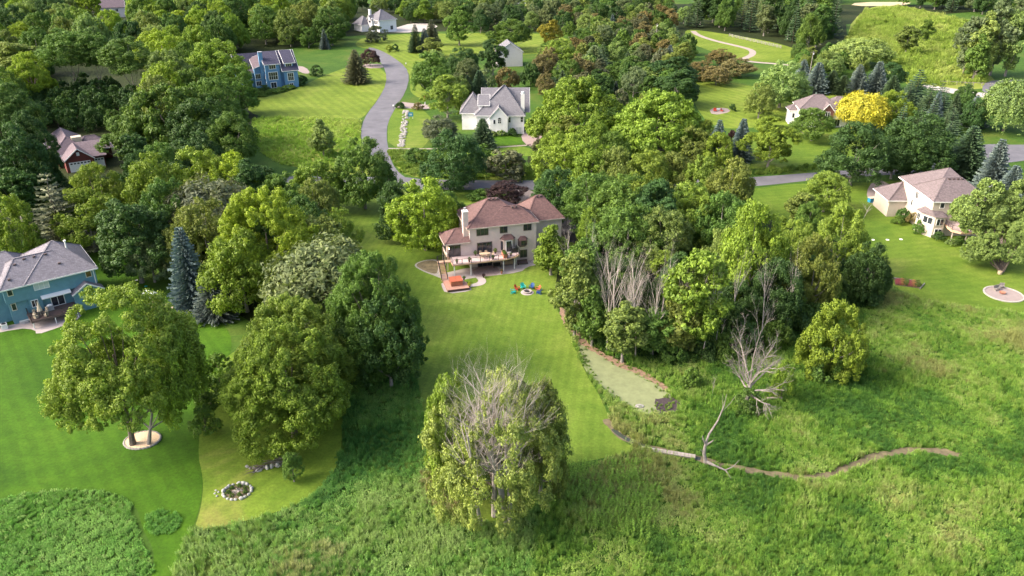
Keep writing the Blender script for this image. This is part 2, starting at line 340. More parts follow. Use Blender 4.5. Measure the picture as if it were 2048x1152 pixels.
sheet('driveway', [(1745, 362), (1772, 362), (1790, 385), (1770, 420), (1738, 405), (1732, 385)], .044, M['drive'], 1)
sheet('patio', [(1050, 262), (1066, 250), (1082, 262), (1085, 284), (1060, 297), (1040, 276)], .036, M['paver'], 1)
sheet('path', bands(smoothline([at(*p) for p in [(770, 297), (850, 298), (960, 297), (1035, 292), (1062, 290)]], 2), .5), .036, M['trail'], 0, ground=True, strip=True)
sheet('patio', [(1418, 217), (1452, 215), (1464, 224), (1424, 231)], .036, M['drive'], 1)
sheet('mud_patch', [(1150, 672), (1180, 698), (1230, 724), (1300, 756), (1343, 788), (1352, 815), (1318, 832), (1272, 826), (1236, 800), (1195, 772), (1165, 735)], .030, M['dirt'], 3, .06, reg='mud')
sheet('woodchip_edge', [(1118, 612), (1128, 615), (1165, 680), (1215, 712), (1300, 748), (1345, 780), (1338, 786), (1290, 756), (1225, 728), (1180, 700), (1150, 680), (1125, 645)], .034, M['redmulch'], 3, .22, reg='mud')
sheet('mulch_patch', [(1310, 800), (1330, 792), (1355, 797), (1366, 812), (1345, 828), (1318, 830)], .038, M['darkmulch'], 2, .38, reg='mud')
CREEK = smoothline([at(*p) for p in [(1212, 838), (1232, 868), (1290, 896), (1380, 912), (1450, 932), (1520, 944), (1590, 956), (1640, 956), (1700, 936), (1740, 916), (1800, 902), (1870, 900), (1925, 912)]], 3)
n_ = len(CREEK)
sheet('ditch', bands(CREEK, [.32 + .3 * abs(math.sin(i * .35)) + (.12 if i > n_ * .45 else 0) for i in range(n_)]), .030, M['brownsoil'], 0, .06, ground=True, reg='creek', strip=True)
sheet('ditch_water', bands(CREEK[int(n_ * .09):int(n_ * .30)], .32), .040, M['water'], 0, ground=True, reg='creek', strip=True)

# ------------------------------------------------------------------ foliage prototypes (shared meshes)
def cards(cen, nrm, size, rg, aspect=.62, tint=None, name='crown', mat=None, bend=.15):
    """leaf-sized pointed quads: cen (N,3), nrm (N,3), size (N,)"""
    N = len(cen); nrm = nrm / (np.linalg.norm(nrm, axis=1, keepdims=True) + 1e-9)
    a = rg.normal(size=(N, 3)); a -= (a * nrm).sum(1, keepdims=True) * nrm; a /= np.linalg.norm(a, axis=1, keepdims=True) + 1e-9
    b = np.cross(nrm, a); s = size[:, None]
    v = np.stack([cen - a * s, cen - b * s * aspect + nrm * s * bend, cen + a * s, cen + b * s * aspect + nrm * s * bend], 1).reshape(-1, 3)
    return quads(v, tint, name, mat)
def quads(v, tint, name, mat):
    N = len(v) // 4; me = bpy.data.meshes.new(name)
    me.vertices.add(4 * N); me.vertices.foreach_set('co', v.astype(np.float32).ravel())
    me.loops.add(4 * N); me.loops.foreach_set('vertex_index', np.arange(4 * N, dtype=np.int32))
    me.polygons.add(N); me.polygons.foreach_set('loop_start', np.arange(0, 4 * N, 4, dtype=np.int32))
    at_ = me.attributes.new('tint', 'FLOAT', 'FACE'); at_.data.foreach_set('value', np.asarray(tint, np.float32))
    me.update(calc_edges=True)
    if mat: me.materials.append(mat)
    return me
def sph(rg, n, up=-1.0):
    z = rg.uniform(up, 1, n); t = rg.uniform(0, 2 * np.pi, n); r = np.sqrt(1 - z * z)
    return np.stack([r * np.cos(t), r * np.sin(t), z], 1)
PROF = {
    'round': lambda t: np.sqrt(np.clip(1 - (2 * t - 1) ** 2, 0, 1)) ** .8,
    'dome': lambda t: np.clip(1 - t ** 2.4, 0, 1) ** .55 * (.82 + .18 * np.minimum(1, t * 4)),
    'oval': lambda t: np.sin(np.pi * np.clip(t * .86 + .12, 0, 1)) ** .6,
    'cone': lambda t: np.clip(1.02 - t, 0, 1) ** .62 * np.minimum(1, .5 + t * 4),
    'tall': lambda t: (np.clip(1 - ((t - .55) / .5) ** 2, 0.05, 1)) ** .5,
}
def crown(seed, shape, W=10., Hc=9., nm=5, nb=90, rb=.075, nc=7, leaf=.2, nl=46, spiky=.4, spread=.26, holes=.08, core_r=.80):
    """a few main masses, boughs on each, leaf clumps on each bough, leaves on each clump"""
    rg = np.random.default_rng(seed); hw = W / 2; prof = PROF[shape]; masses = []
    a0 = rg.uniform(0, 6.28)
    if shape in ('oval', 'cone', 'tall'):
        for k in range(nm):
            t = (k + .5) / nm; r = hw * float(prof(np.array(t))); an = a0 + k * 2.4; e = r * .28
            masses.append((e * math.cos(an), e * math.sin(an), Hc * (.12 + .72 * t), r * rg.uniform(.78, .95), Hc / nm * rg.uniform(.85, 1.15)))
    else:
        masses.append((0, 0, Hc * (.52 if shape == 'round' else .42), hw * core_r, Hc * (.47 if shape == 'round' else .54) * core_r / .8))
        for k in range(nm):
            an = a0 + 6.283 * k / nm + rg.normal() * .2; e = W * spread * rg.uniform(.85, 1.15); z = Hc * (rg.uniform(.14, .48) if shape == 'round' else rg.uniform(.18, .40)); r = (hw - e) * rg.uniform(.95, 1.2)
            masses.append((e * math.cos(an), e * math.sin(an), z, r, Hc * rg.uniform(.26, .36)))
    Ms = np.array(masses); tot = (Ms[:, 3] * Ms[:, 4]).sum(); B = []
    for m in Ms:
        n = max(6, int(nb * 1.75 * m[3] * m[4] / tot)); d = sph(rg, n, -.55)
        for v in d:
            q = W * rb * rg.uniform(.65, 1.35); p = m[:3] + v * np.array([m[3] - q * .7, m[3] - q * .7, m[4] - q * .6]) * rg.uniform(.86, 1.04)
            inside = min(np.sqrt((((p - o[:3]) / np.array([o[3], o[3], o[4]])) ** 2).sum()) if o is not m else 9 for o in Ms)
            if inside < .5 or rg.uniform() < holes: continue
            B.append((*p, q))
    B = np.array(B); cc = []; cn = []; cr = []; core = np.array([0, 0, Hc * .40])
    for x, y, z, q in B:
        n = max(4, int(nc * (q / (W * rb)) ** 2)); d = sph(rg, n * 2, -.8)
        out = np.array([x, y, z]) - core; out /= np.linalg.norm(out) + 1e-6
        d = d[np.argsort(-(d @ out) - rg.uniform(0, 1.2, len(d)))][:n]
        cc.append(np.array([x, y, z]) + d * q * rg.uniform(.65, 1.12, (n, 1)) * np.array([1, 1, .85])); cn.append(d); cr.append(np.full(n, q * .5) * rg.uniform(.7, 1.3, n))
    cc = np.concatenate(cc); cn = np.concatenate(cn); cr = np.concatenate(cr); K = len(cc)
    L = sph(rg, K * nl, -.8).reshape(K, nl, 3); L = L + cn[:, None, :] * .35
    L /= np.linalg.norm(L, axis=2, keepdims=True)
    pos = cc[:, None, :] + L * (cr[:, None] * rg.uniform(.45, 1.2, (K, nl)))[:, :, None]
    nr = L + rg.normal(size=L.shape) * spiky
    size = leaf * rg.uniform(.6, 1.25, K * nl)
    tint = np.clip((rg.uniform(0, 1, K)[:, None] * .45 + rg.uniform(0, 1, (K, nl)) * .55), 0, 1).ravel()
    pos = pos.reshape(-1, 3); pos[:, 2] = np.maximum(pos[:, 2], -.2)
    return cards(pos, nr.reshape(-1, 3), size, rg, tint=tint, mat=M['leaf']), B
def feather(seed, W=10., Hc=10., n=190, seg=16, droop=1.0, leaf=.27, up=.35):
    """arching twigs carrying narrow leaves: willows and other soft crowns"""
    rg = np.random.default_rng(seed); P = []; Nn = []; T = []; B = []
    for i in range(n):
        d = sph(rg, 1, -.35)[0]; base = np.array([0, 0, Hc * .42]) + d * np.array([W * .5, W * .5, Hc * .56]) * rg.uniform(.62, .9)
        out = np.array([d[0], d[1], 0]); out /= np.linalg.norm(out) + 1e-6; L = rg.uniform(.12, .24) * W; tt = rg.uniform(0, 1)
        if i % 8 == 0: B.append((*base, W * .1))
        for j in range(seg):
            s = j / seg; p = base + out * L * s * .75 + np.array([0, 0, L * (up * s - droop * s * s)]) + rg.normal(size=3) * .22
            for _ in range(4):
                P.append(p + rg.normal(size=3) * .24); Nn.append(d + rg.normal(size=3) * .6); T.append(tt * .5 + rg.uniform(0, .5))
    P = np.array(P); P[:, 2] = np.clip(P[:, 2], -.2, Hc * 1.02)
    return cards(P, np.array(Nn), leaf * rg.uniform(.7, 1.3, len(P)), rg, aspect=.38, tint=np.array(T), mat=M['leaf']), np.array(B)
def spruce(seed, W=6., Hc=12., tiers=19, dens=1.0, droop=.28, gap=.0, wid=.30):
    rg = np.random.default_rng(seed); V = []; T = []
    for k in range(tiers):
        t = (k + .3) / tiers; z0 = Hc * (t ** .93); r = W * .5 * (1 - t) ** .82 * rg.uniform(.9, 1.08) + .10
        nb = max(5, int((9 + 7 * (1 - t)) * dens)); a0 = rg.uniform(0, 6.28)
        for i in range(nb):
            if rg.uniform() < gap: continue
            a = a0 + 6.283 * i / nb + rg.normal() * .12; rr = r * rg.uniform(.78, 1.14); d = np.array([math.cos(a), math.sin(a), 0]); sd = np.array([-d[1], d[0], 0])
            steps = max(3, int(rr / .26)); tt = rg.uniform(0, 1)
            for j in range(steps):
                s = (j + .6) / steps; c = d * rr * s + np.array([0, 0, z0 - droop * rr * s + .16 * rr * s ** 3])
                w = wid * rr * (1.15 - s) * .55 + .14
                for sg in (-1, 1):
                    o = sd * sg * w * rg.uniform(.4, 1) + np.array([0, 0, -.10 - .14 * rg.uniform()]) ; f = d * rg.uniform(.18, .34)
                    q = c + rg.normal(size=3) * .03; up = np.array([0, 0, .05 + rg.uniform(0, .05)])
                    V += [q - f * .3, q + o * .6 - f * .2 + up * 0, q + o + f, q + f * 1.1 + up]; T.append(np.clip(tt * .4 + rg.uniform(0, .6), 0, 1))
    V = np.array(V); me = quads(V, np.array(T), 'crown', M['needle']); return me, np.zeros((0, 4))
def trunk_mesh(seed, ztop, r0, B=None, cb=0., nl=9, lean=0.0, fork=0):
    """tapered trunk from the ground and limbs reaching the boughs"""
    r = random.Random(seed); mb = MB(); pts = []; rad = []
    for i in range(6):
        t = i / 5; pts.append((r.uniform(-.12, .12) * t * 2 + lean * t, r.uniform(-.12, .12) * t * 2, ztop * t)); rad.append(r0 * (1.35 if i == 0 else 1 - .78 * t))
    mb.tube(pts, rad, 8)
    if B is not None and len(B):
        ids = list(range(len(B))); r.shuffle(ids)
        for q in ids[:nl]:
            x, y, z, _ = B[q]; z += cb; t = min(.85, max(.28, (z * .55) / max(ztop, .1))); i = int(t * 5)
            s = Vector(pts[i]); e = Vector((x, y, z)); m = s.lerp(e, .5) + Vector((0, 0, -.08 * (e - s).length))
            mb.tube([s, m, e], [r0 * .42, r0 * .27, r0 * .07], 5)
    return mb.mesh('trunk')
def bare_tree(seed, H=12., r0=.22, spread=.5, depth=4, n0=7, thin=.62, twig=3):
    r = random.Random(seed); mb = MB()
    def grow(p, d, L, rad, k):
        pts = [p]; rr = [rad]; q = Vector(p); dd = Vector(d)
        for i in range(3):
            dd = (dd + Vector((r.uniform(-1, 1), r.uniform(-1, 1), r.uniform(-.3, .7))) * .16).normalized(); q = q + dd * L / 3; pts.append(q.copy()); rr.append(rad * (1 - .22 * (i + 1)))
        mb.tube(pts, rr, 6 if k == 0 else 4 if k < 2 else 3)
        if k < depth:
            for j in range(n0 if k == 0 else twig + (k == 1)):
                t = r.uniform(.35, 1) if k == 0 else r.uniform(.25, 1); i = min(2, int(t * 3)); s = pts[i].lerp(pts[i + 1], t * 3 - i)
                nd_ = (dd + Vector((r.uniform(-1, 1), r.uniform(-1, 1), r.uniform(-.15, .5))) * spread * 1.6).normalized()
                grow(s, nd_, L * r.uniform(.5, .8) * (.9 if k else .62), rad * thin * r.uniform(.45, .8) * (1 - .4 * t), k + 1)
    grow(Vector((0, 0, 0)), Vector((0, 0, 1)), H * .62, r0, 0); return mb.mesh('trunk')

def sprawl(seed):
    """dead tree whose limbs sprawl from low on a short gnarled trunk"""
    r = random.Random(seed); mb = MB(); mb.tube([(0, 0, 0), (.2, .1, 1.0), (0, .2, 2.0), (.3, 0, 3.0)], [.42, .34, .30, .24], 8)
    def grow(p, d, L, rad, k):
        pts = [p]; rr = [rad]; q = Vector(p); dd = Vector(d)
        for i in range(4):
            dd = (dd + Vector((r.uniform(-1, 1), r.uniform(-1, 1), r.uniform(-.5, .7))) * .26).normalized(); q = q + dd * L / 4; pts.append(q.copy()); rr.append(rad * (1 - .2 * (i + 1)))
        mb.tube(pts, rr, 5 if k < 1 else 3)
        if k < 3:
            for j in range((7, 5, 3)[k]):
                t = r.uniform(.25, 1); i = min(3, int(t * 4)); s = pts[i].lerp(pts[i + 1], t * 4 - i)
                grow(s, (dd + Vector((r.uniform(-1, 1), r.uniform(-1, 1), r.uniform(-.5, .6))) * .95).normalized(), L * r.uniform(.35, .6), max(.012, rad * .5 * (1 - .4 * t)), k + 1)
    for i, (a, e, L, z) in enumerate(((.2, .9, 5.5, 3), (1.0, .5, 4.5, 2.6), (2.6, .7, 5.5, 2.8), (3.5, .25, 4.8, 1.8), (4.4, .6, 4.0, 2.4), (5.6, .35, 4.5, 2.2), (1.9, 1.2, 6.0, 3), (3.0, .1, 4.4, 1.6), (.1, .15, 4.0, 1.9), (4.0, 1.1, 5.0, 3))):
        grow(Vector((.1, .1, z)), Vector((math.cos(a) * math.cos(e), math.sin(a) * math.cos(e) * .8, math.sin(e))), L, .15, 0)
    return mb.mesh('trunk')
PROTO = {}
def proto(kind, lst): PROTO[kind] = lst
# each entry: (crown mesh, nominal width, nominal crown height, boughs)
def cr(*a, **k):
    me, B = crown(*a, **k); return me, k.get('W', 10.), k.get('Hc', 9.), B
def fe(*a, **k):
    me, B = feather(*a, **k); return me, k.get('W', 10.), k.get('Hc', 10.), B
def sp(*a, **k):
    me, B = spruce(*a, **k); return me, k.get('W', 6.), k.get('Hc', 12.), B
proto('O', [cr(11, 'round', W=12., Hc=11., nm=4, nb=70, rb=.09, nc=7, nl=52, leaf=.165), cr(12, 'round', W=12., Hc=11., nm=6, nb=80, rb=.08, nc=7, nl=48, leaf=.165), cr(13, 'dome', W=12., Hc=10., nm=4, nb=70, rb=.09, nc=7, nl=50, leaf=.165), cr(14, 'oval', W=10., Hc=12., nm=4, nb=80, rb=.08, nc=7, nl=48, leaf=.16, holes=.02), cr(15, 'round', W=12., Hc=12., nm=3, nb=70, rb=.095, nc=7, nl=50, leaf=.165, spread=.2)])
proto('G', [cr(21, 'round', W=17., Hc=15., nm=7, nb=230, rb=.052, nc=8, nl=66, leaf=.13, holes=.02, spread=.25), cr(22, 'round', W=17., Hc=15., nm=6, nb=220, rb=.053, nc=8, nl=66, leaf=.13, spread=.26, holes=.02), cr(23, 'dome', W=17., Hc=14., nm=8, nb=220, rb=.052, nc=8, nl=60, leaf=.13, spread=.27, holes=.02), cr(24, 'round', W=17., Hc=14., nm=9, nb=190, rb=.048, nc=7, nl=60, leaf=.12, spread=.30, holes=.26, core_r=.58)])
proto('D', [cr(31, 'dome', W=18., Hc=11., nm=7, nb=170, rb=.055, nc=7, nl=44, leaf=.21, spread=.28, holes=.03), cr(32, 'dome', W=18., Hc=11., nm=6, nb=160, rb=.058, nc=7, nl=44, leaf=.21, spread=.27, holes=.03)])
proto('C', [cr(41, 'oval', W=9., Hc=11., nm=4, nb=90, rb=.075, nc=7, nl=30, leaf=.22, spiky=.8), cr(42, 'oval', W=9., Hc=10., nb=90, nm=4, rb=.075, nc=7, nl=30, leaf=.22, spiky=.8)])
proto('V', [cr(51, 'tall', W=7., Hc=13., nm=6, nb=70, rb=.10, nc=7, nl=32, leaf=.2), cr(52, 'tall', W=7., Hc=13., nm=5, nb=64, rb=.11, nc=7, nl=32, leaf=.2), cr(53, 'cone', W=7., Hc=12., nm=5, nb=66, rb=.105, nc=7, nl=32, leaf=.2)])
proto('W', [fe(61, n=230), fe(62, n=230, Hc=9.), fe(63, n=200, droop=1.7, up=.2, Hc=11.)])
proto('S', [sp(71, tiers=25, dens=1.35, wid=.36), sp(72, W=5.5, tiers=26, dens=1.3, wid=.36), sp(73, W=6.6, tiers=24, dens=1.35, wid=.36)])
proto('P', [sp(81, W=7., Hc=13., tiers=15, dens=.8, gap=.12, droop=.12, wid=.4), sp(82, W=8., Hc=13., tiers=14, dens=.85, gap=.1, droop=.05, wid=.42)])
proto('B', [cr(91, 'dome', W=4., Hc=2.6, nm=3, nb=30, rb=.11, nc=5, nl=26, leaf=.12), cr(92, 'dome', W=4., Hc=3., nm=4, nb=30, rb=.11, nc=5, nl=26, leaf=.12), cr(93, 'round', W=4., Hc=3.4, nm=3, nb=30, rb=.11, nc=5, nl=26, leaf=.12)])
BARE = [bare_tree(1, n0=10, r0=.15), bare_tree(2, spread=.62, n0=9, r0=.15), bare_tree(3, spread=.42, n0=7, r0=.15), bare_tree(4, spread=1.05, depth=4, n0=13, r0=.19, twig=4, thin=.66)]
BARE.append(sprawl(9))
for b in BARE: b.materials.append(M['dead'])
BARE[4].materials.clear(); BARE[4].materials.append(M['deadgrey'])
CB = dict(O=.12, G=.13, D=.08, C=.06, V=.06, W=.08, S=.02, P=.04, B=0.0)        # crown base as a share of the height
TR = {}
def trunk_for(kind, i, hs):
    """trunk meshes shared by kind, built for the nominal crown and scaled with it"""
    key = (kind, i)
    if key not in TR:
        me, W, Hc, B = PROTO[kind][i]; cb = CB[kind]; H = Hc / (1 - cb)
        r0 = {'G': .42, 'D': .40, 'O': .26, 'B': .06, 'S': .16, 'P': .17}.get(kind, .22)
        TR[key] = (trunk_mesh(hash_(kind) + i, H * (.93 if kind in 'SP' else .62), r0, B, cb * H, {'G': 14, 'D': 14, 'B': 4}.get(kind, 9)), H)
        TR[key][0].materials.append(M['greybark'] if kind in 'OV' else M['bark'])
    return TR[key][0]
def hash_(s): return sum(ord(c) * 31 for c in s)
COL = dict(yg=(.175, .265, .036), by=(.235, .335, .034), g=(.105, .190, .038), dg=(.052, .110, .032), ol=(.165, .220, .055), gg=(.135, .185, .090),
           bl=(.105, .150, .165), sg=(.055, .098, .052), ye=(.47, .47, .06), yo=(.190, .270, .044), br=(.185, .160, .070), pu=(.070, .040, .045),
           lg=(.190, .275, .085), gb=(.120, .140, .085), md=(.074, .145, .034), lt=(.190, .240, .065))
CW = dict(yg='yellow-green', by='bright yellow-green', g='mid green', dg='dark green', ol='olive green', gg='grey-green', bl='blue-grey', sg='dark green',
          ye='golden yellow', yo='yellow-tinged', br='rusty brown', pu='dark purple', lg='pale green', gb='dull grey-green', md='deep green', lt='light green')
KW = dict(O=('round leafy tree', 'deciduous_tree', 'tree'), G=('big spreading tree', 'spreading_tree', 'tree'), D=('broad domed tree', 'domed_tree', 'tree'),
          C=('dense oval tree', 'maple_tree', 'tree'), V=('tall narrow leafy tree', 'columnar_tree', 'tree'), W=('soft feathery tree', 'willow_tree', 'tree'),
          S=('pointed spruce', 'spruce_tree', 'spruce'), P=('loose branched conifer', 'conifer_tree', 'conifer'), B=('low rounded shrub', 'shrub', 'shrub'),
          X=('bare dead tree', 'dead_tree', 'dead tree'))
TALL = []
TREES = []                                             # (x, y, radius) of what stands already
AUTO = []                                              # trees still waiting for their own label
def tree(kind, x, y, h, w, col, label=None, v=None, rot=None, off=(0, 0), group=None, bare=0, jit=.12, cbo=None):
    r = random.Random(int(x * 13.7) * 7919 + int(y * 7.3)); cn, nm, cat = KW[kind]
    root = empty(nm, (x, y, 0), 0, label, cat, group)
    rz = r.uniform(0, 6.28) if rot is None else rot
    if kind == 'X':
        i = v if v is not None else r.randrange(4); o = link('trunk', BARE[i], None, root); s = h / 11.; sw = w / 8.
        o.scale = (sw, sw, s); o.rotation_euler = (0, 0, rz)
    else:
        P_ = PROTO[kind]; i = v if v is not None else r.randrange(min(3, len(P_)) if kind == 'G' else len(P_)); me, W, Hc, B = P_[i]; cb = CB[kind] if cbo is None else cbo
        sz = h * (1 - cb) / Hc; sx = w / W; c = COL[col] if isinstance(col, str) else col
        o = link('crown', me, None, root); o.scale = (sx, sx * r.uniform(.92, 1.06), sz); o.location = (off[0], off[1], cb * h); o.rotation_euler = (0, 0, rz)
        k = 1 + r.uniform(-jit, jit); hue = r.uniform(-.07, .07)
        o.color = (c[0] * k * (1 + hue), c[1] * k, c[2] * k * (1 - hue), 1)
        t = link('trunk', trunk_for(kind, i, h), None, root); t.scale = (sx, sx, sz); t.rotation_euler = (0, 0, rz)
        if cbo is not None: t.scale = (.8, .8, h / (Hc / (1 - CB[kind])))
        if kind in 'SP': t.scale = (sx, sx, h / (Hc / (1 - cb)))
        if off != (0, 0):
            t.matrix_basis = Matrix(((1, 0, off[0] / (h * .6), 0), (0, 1, off[1] / (h * .6), 0), (0, 0, 1, 0), (0, 0, 0, 1))) @ t.matrix_basis
        for q in range(bare):
            b = link('dead_branch', BARE[(i + q) % 4], None, root); s = h * 1.0 / 11.
            b.scale = (w / 10., w / 10., s); b.rotation_euler = (0, 0, rz + q * 2); b.location = (off[0] * .6 + r.uniform(-1, 1) * w * .12 * (q > 0), off[1] * .6 - w * .12 + r.uniform(-1, 1) * w * .10 * (q > 0), 0)
            b['label'] = 'bare grey dead branches standing out of the crown'
    TREES.append((x, y, w / 2)); TALL.append((x, y, w, h, kind))
    if label is None: AUTO.append((root, kind, col, x, y, h, w))
    return root
def T(kind, px, ytop, h, wpx, col, label=None, base=None, foot=None, **k):
    """a tree surveyed from the picture: apex (px, ytop), true height h, or its foot at row base"""
    if base is not None:
        x, y = at(px, base); lo, hi = .5, 40.
        for _ in range(40):
            m = (lo + hi) / 2
            if at(px, ytop, m)[1] > y: lo = m
            else: hi = m
        h = lo
    x, y = at(px, ytop, h)
    if foot is not None: xf = at(foot, base)[0]; k['off'] = (x - xf, k.get('off', (0, 0))[1])
    w = wpx / pxm(x, y, h * .55) * ({'G': .93, 'O': 1.02, 'D': .98, 'V': 1.05, 'S': 1.3}.get(kind, 1.04))
    if kind in 'OGDCVW':                              # the far rim of a round crown shows above its apex
        d = 0.10 * w; y -= d * .5
    if foot is not None: x = xf
    return tree(kind, x, y, h, w, col, label, **k)

# ------------------------------------------------------------------ houses
HOUSES = []
def house(name, label, x, y, yaw, size=14.0):
    o = empty(name, (x, y, 0), yaw, label, 'house'); HOUSES.append((x, y, size)); return o
def fascia(p, pts, z, mat, h=.22, t=.09):
    mb = MB(); n = len(pts)
    for i in range(n):
        a = pts[i]; b = pts[(i + 1) % n]; mb.obox((a[0], a[1], z - h / 2), (b[0], b[1], z - h / 2), t, h)
    return mb.build('fascia', mat, p)
def hip(p, mat, x0, x1, y0, y1, z, a, b, rz, trim=None, rz2=None, th=.16, right=False):
    """hip roof over a rectangle, ridge from a=(x,y) to b=(x,y) at height rz"""
    rz2 = rz if rz2 is None else rz2
    v = [(x0, y0, z), (x1, y0, z), (x1, y1, z), (x0, y1, z), (a[0], a[1], rz), (b[0], b[1], rz2), (x0, y0, z - th), (x1, y0, z - th), (x1, y1, z - th), (x0, y1, z - th)]
    if abs(a[0] - b[0]) >= abs(a[1] - b[1]): f = [(0, 1, 5, 4), (1, 2, 5), (2, 3, 4, 5), (3, 0, 4)]
    else: f = [(0, 1, 4), (1, 2, 5, 4), (2, 3, 5), (3, 0, 4, 5)]
    f += [(0, 6, 7, 1), (1, 7, 8, 2), (2, 8, 9, 3), (3, 9, 6, 0), (9, 8, 7, 6)]
    r = MB().add(v, f).build('roof', mat, p)
    caps = MB()
    for c_, e in (((x0, y0), 4), ((x0, y1), 4), ((x1, y0), 5), ((x1, y1), 5)) if abs(a[0] - b[0]) >= abs(a[1] - b[1]) else (((x0, y0), 4), ((x1, y0), 4), ((x0, y1), 5), ((x1, y1), 5)):
        if right and e == 4: continue
        q = v[e]; caps.obox((c_[0], c_[1], z + .01), (q[0], q[1], q[2] + .01), .24, .05)
    if math.dist(a, b) > .05: caps.obox((a[0], a[1], rz + .01), (b[0], b[1], rz2 + .01), .24, .05)
    caps.build('ridge_cap', mat, r)
    if trim: fascia(r, [(x0, y0), (x1, y0), (x1, y1), (x0, y1)], z, trim)
    return r
def gable(p, mat, wall, x0, x1, y0, y1, ze, zr, axis='y', ov=.35, trim=None, th=.14, wallmat=None):
    """gable roof with its ridge along the axis, plus gable triangles"""
    mb = MB(); tri = MB()
    if axis == 'y':
        xm = (x0 + x1) / 2; k = (zr - ze) / (xm - x0)
        for s in (-1, 1):
            xe = xm + s * (xm - x0 + ov); z_e = ze - k * ov
            mb.add([(xe, y0 - ov, z_e), (xm, y0 - ov, zr), (xm, y1, zr), (xe, y1, z_e), (xe, y0 - ov, z_e - th), (xm, y0 - ov, zr - th), (xm, y1, zr - th), (xe, y1, z_e - th)],
                   [(0, 1, 2, 3) if s > 0 else (3, 2, 1, 0), (4, 5, 6, 7), (0, 4, 5, 1), (3, 2, 6, 7), (0, 3, 7, 4)])
        tri.add([(x0, y0, ze - .02), (x1, y0, ze - .02), (xm, y0, zr - th), (x0, y0 + .15, ze - .02), (x1, y0 + .15, ze - .02), (xm, y0 + .15, zr - th)], [(0, 1, 2), (5, 4, 3), (0, 2, 5, 3), (1, 4, 5, 2), (0, 3, 4, 1)])
        bars = [((x0 - ov, y0 - ov - .02, ze - k * ov - .07), (xm, y0 - ov - .02, zr - .07)), ((xm, y0 - ov - .02, zr - .07), (x1 + ov, y0 - ov - .02, ze - k * ov - .07))]
    else:
        ym = (y0 + y1) / 2; k = (zr - ze) / (ym - y0)
        for s in (-1, 1):
            ye = ym + s * (ym - y0 + ov); z_e = ze - k * ov
            mb.add([(x0 - ov, ye, z_e), (x0 - ov, ym, zr), (x1 + ov, ym, zr), (x1 + ov, ye, z_e), (x0 - ov, ye, z_e - th), (x0 - ov, ym, zr - th), (x1 + ov, ym, zr - th), (x1 + ov, ye, z_e - th)],
                   [(3, 2, 1, 0) if s > 0 else (0, 1, 2, 3), (4, 5, 6, 7), (0, 4, 5, 1), (3, 2, 6, 7), (0, 3, 7, 4)])
        for xx, d in ((x0, .15), (x1 - .15, .15)):
            tri.add([(xx, y0, ze - .02), (xx, y1, ze - .02), (xx, ym, zr - th), (xx + d, y0, ze - .02), (xx + d, y1, ze - .02), (xx + d, ym, zr - th)], [(0, 1, 2), (5, 4, 3), (0, 2, 5, 3), (1, 4, 5, 2), (0, 3, 4, 1)])
        bars = [((xx, y0 - ov, ze - k * ov - .07), (xx, ym, zr - .07)) for xx in (x0 - ov - .02, x1 + ov + .02)] + [((xx, y1 + ov, ze - k * ov - .07), (xx, ym, zr - .07)) for xx in (x0 - ov - .02, x1 + ov + .02)]
    r = mb.build('roof', mat, p); tri.build('gable_wall', wall, p)
    if trim:
        t = MB()
        for a, b in bars: t.obox(a, b, .07, .2)
        t.build('fascia', trim, r)
    return r
def window(p, s0, s1, z0, z1, face='F', at_=0.0, cols=2, rows=1, frame='white', glass='glass', fw=.09, name='window', label=None):
    """face F: on the plane y=at_ seen from -y; L: plane x=at_ seen from -x; R: from +x. s runs along the wall"""
    w = s1 - s0; h = z1 - z0; mb = MB(); d = .09
    mb.box(-fw, w + fw, -d, .0, -fw, 0); mb.box(-fw, w + fw, -d, .0, h, h + fw); mb.box(-fw, 0, -d, 0, 0, h); mb.box(w, w + fw, -d, 0, 0, h)
    for i in range(1, cols): x = w * i / cols; mb.box(x - .035, x + .035, -d * .7, 0, 0, h)
    for j in range(1, rows): z = h * j / rows; mb.box(0, w, -d * .6, 0, z - .03, z + .03)
    o = mb.build(name, M[frame], p)
    if label: o['label'] = label
    if face == 'F': o.location = (s0, at_, z0)
    elif face == 'L': o.location = (at_, s1, z0); o.rotation_euler = (0, 0, -math.pi / 2)
    else: o.location = (at_, s0, z0); o.rotation_euler = (0, 0, math.pi / 2)
    pm = None
    for i in range(cols):
        for j in range(rows):
            a0 = w * i / cols; b0 = h * j / rows
            if pm is None: pm = MB().box(0, w / cols, -.03, -.004, 0, h / rows).mesh('pane'); pm.materials.append(M[glass])
            q = link('pane', pm, None, o); q.location = (a0, 0, b0)
    return o
def walls(p, mat, boxes, name='wall'):
    out = []
    for b in boxes: out.append(MB().box(*b).build(name, mat, p))
    return out
def vents(p, pts, mat='black', s=.28):
    for x, y, z in pts: MB().box(x - s, x + s, y - s * .8, y + s * .8, z - .15, z + .16).build('roof_vent', M[mat], p)
def post(p, x, y, z0, z1, w=.16, mat='white', name='post'):
    return MB().box(x - w / 2, x + w / 2, y - w / 2, y + w / 2, z0, z1).build(name, mat if not isinstance(mat, str) else M[mat], p)
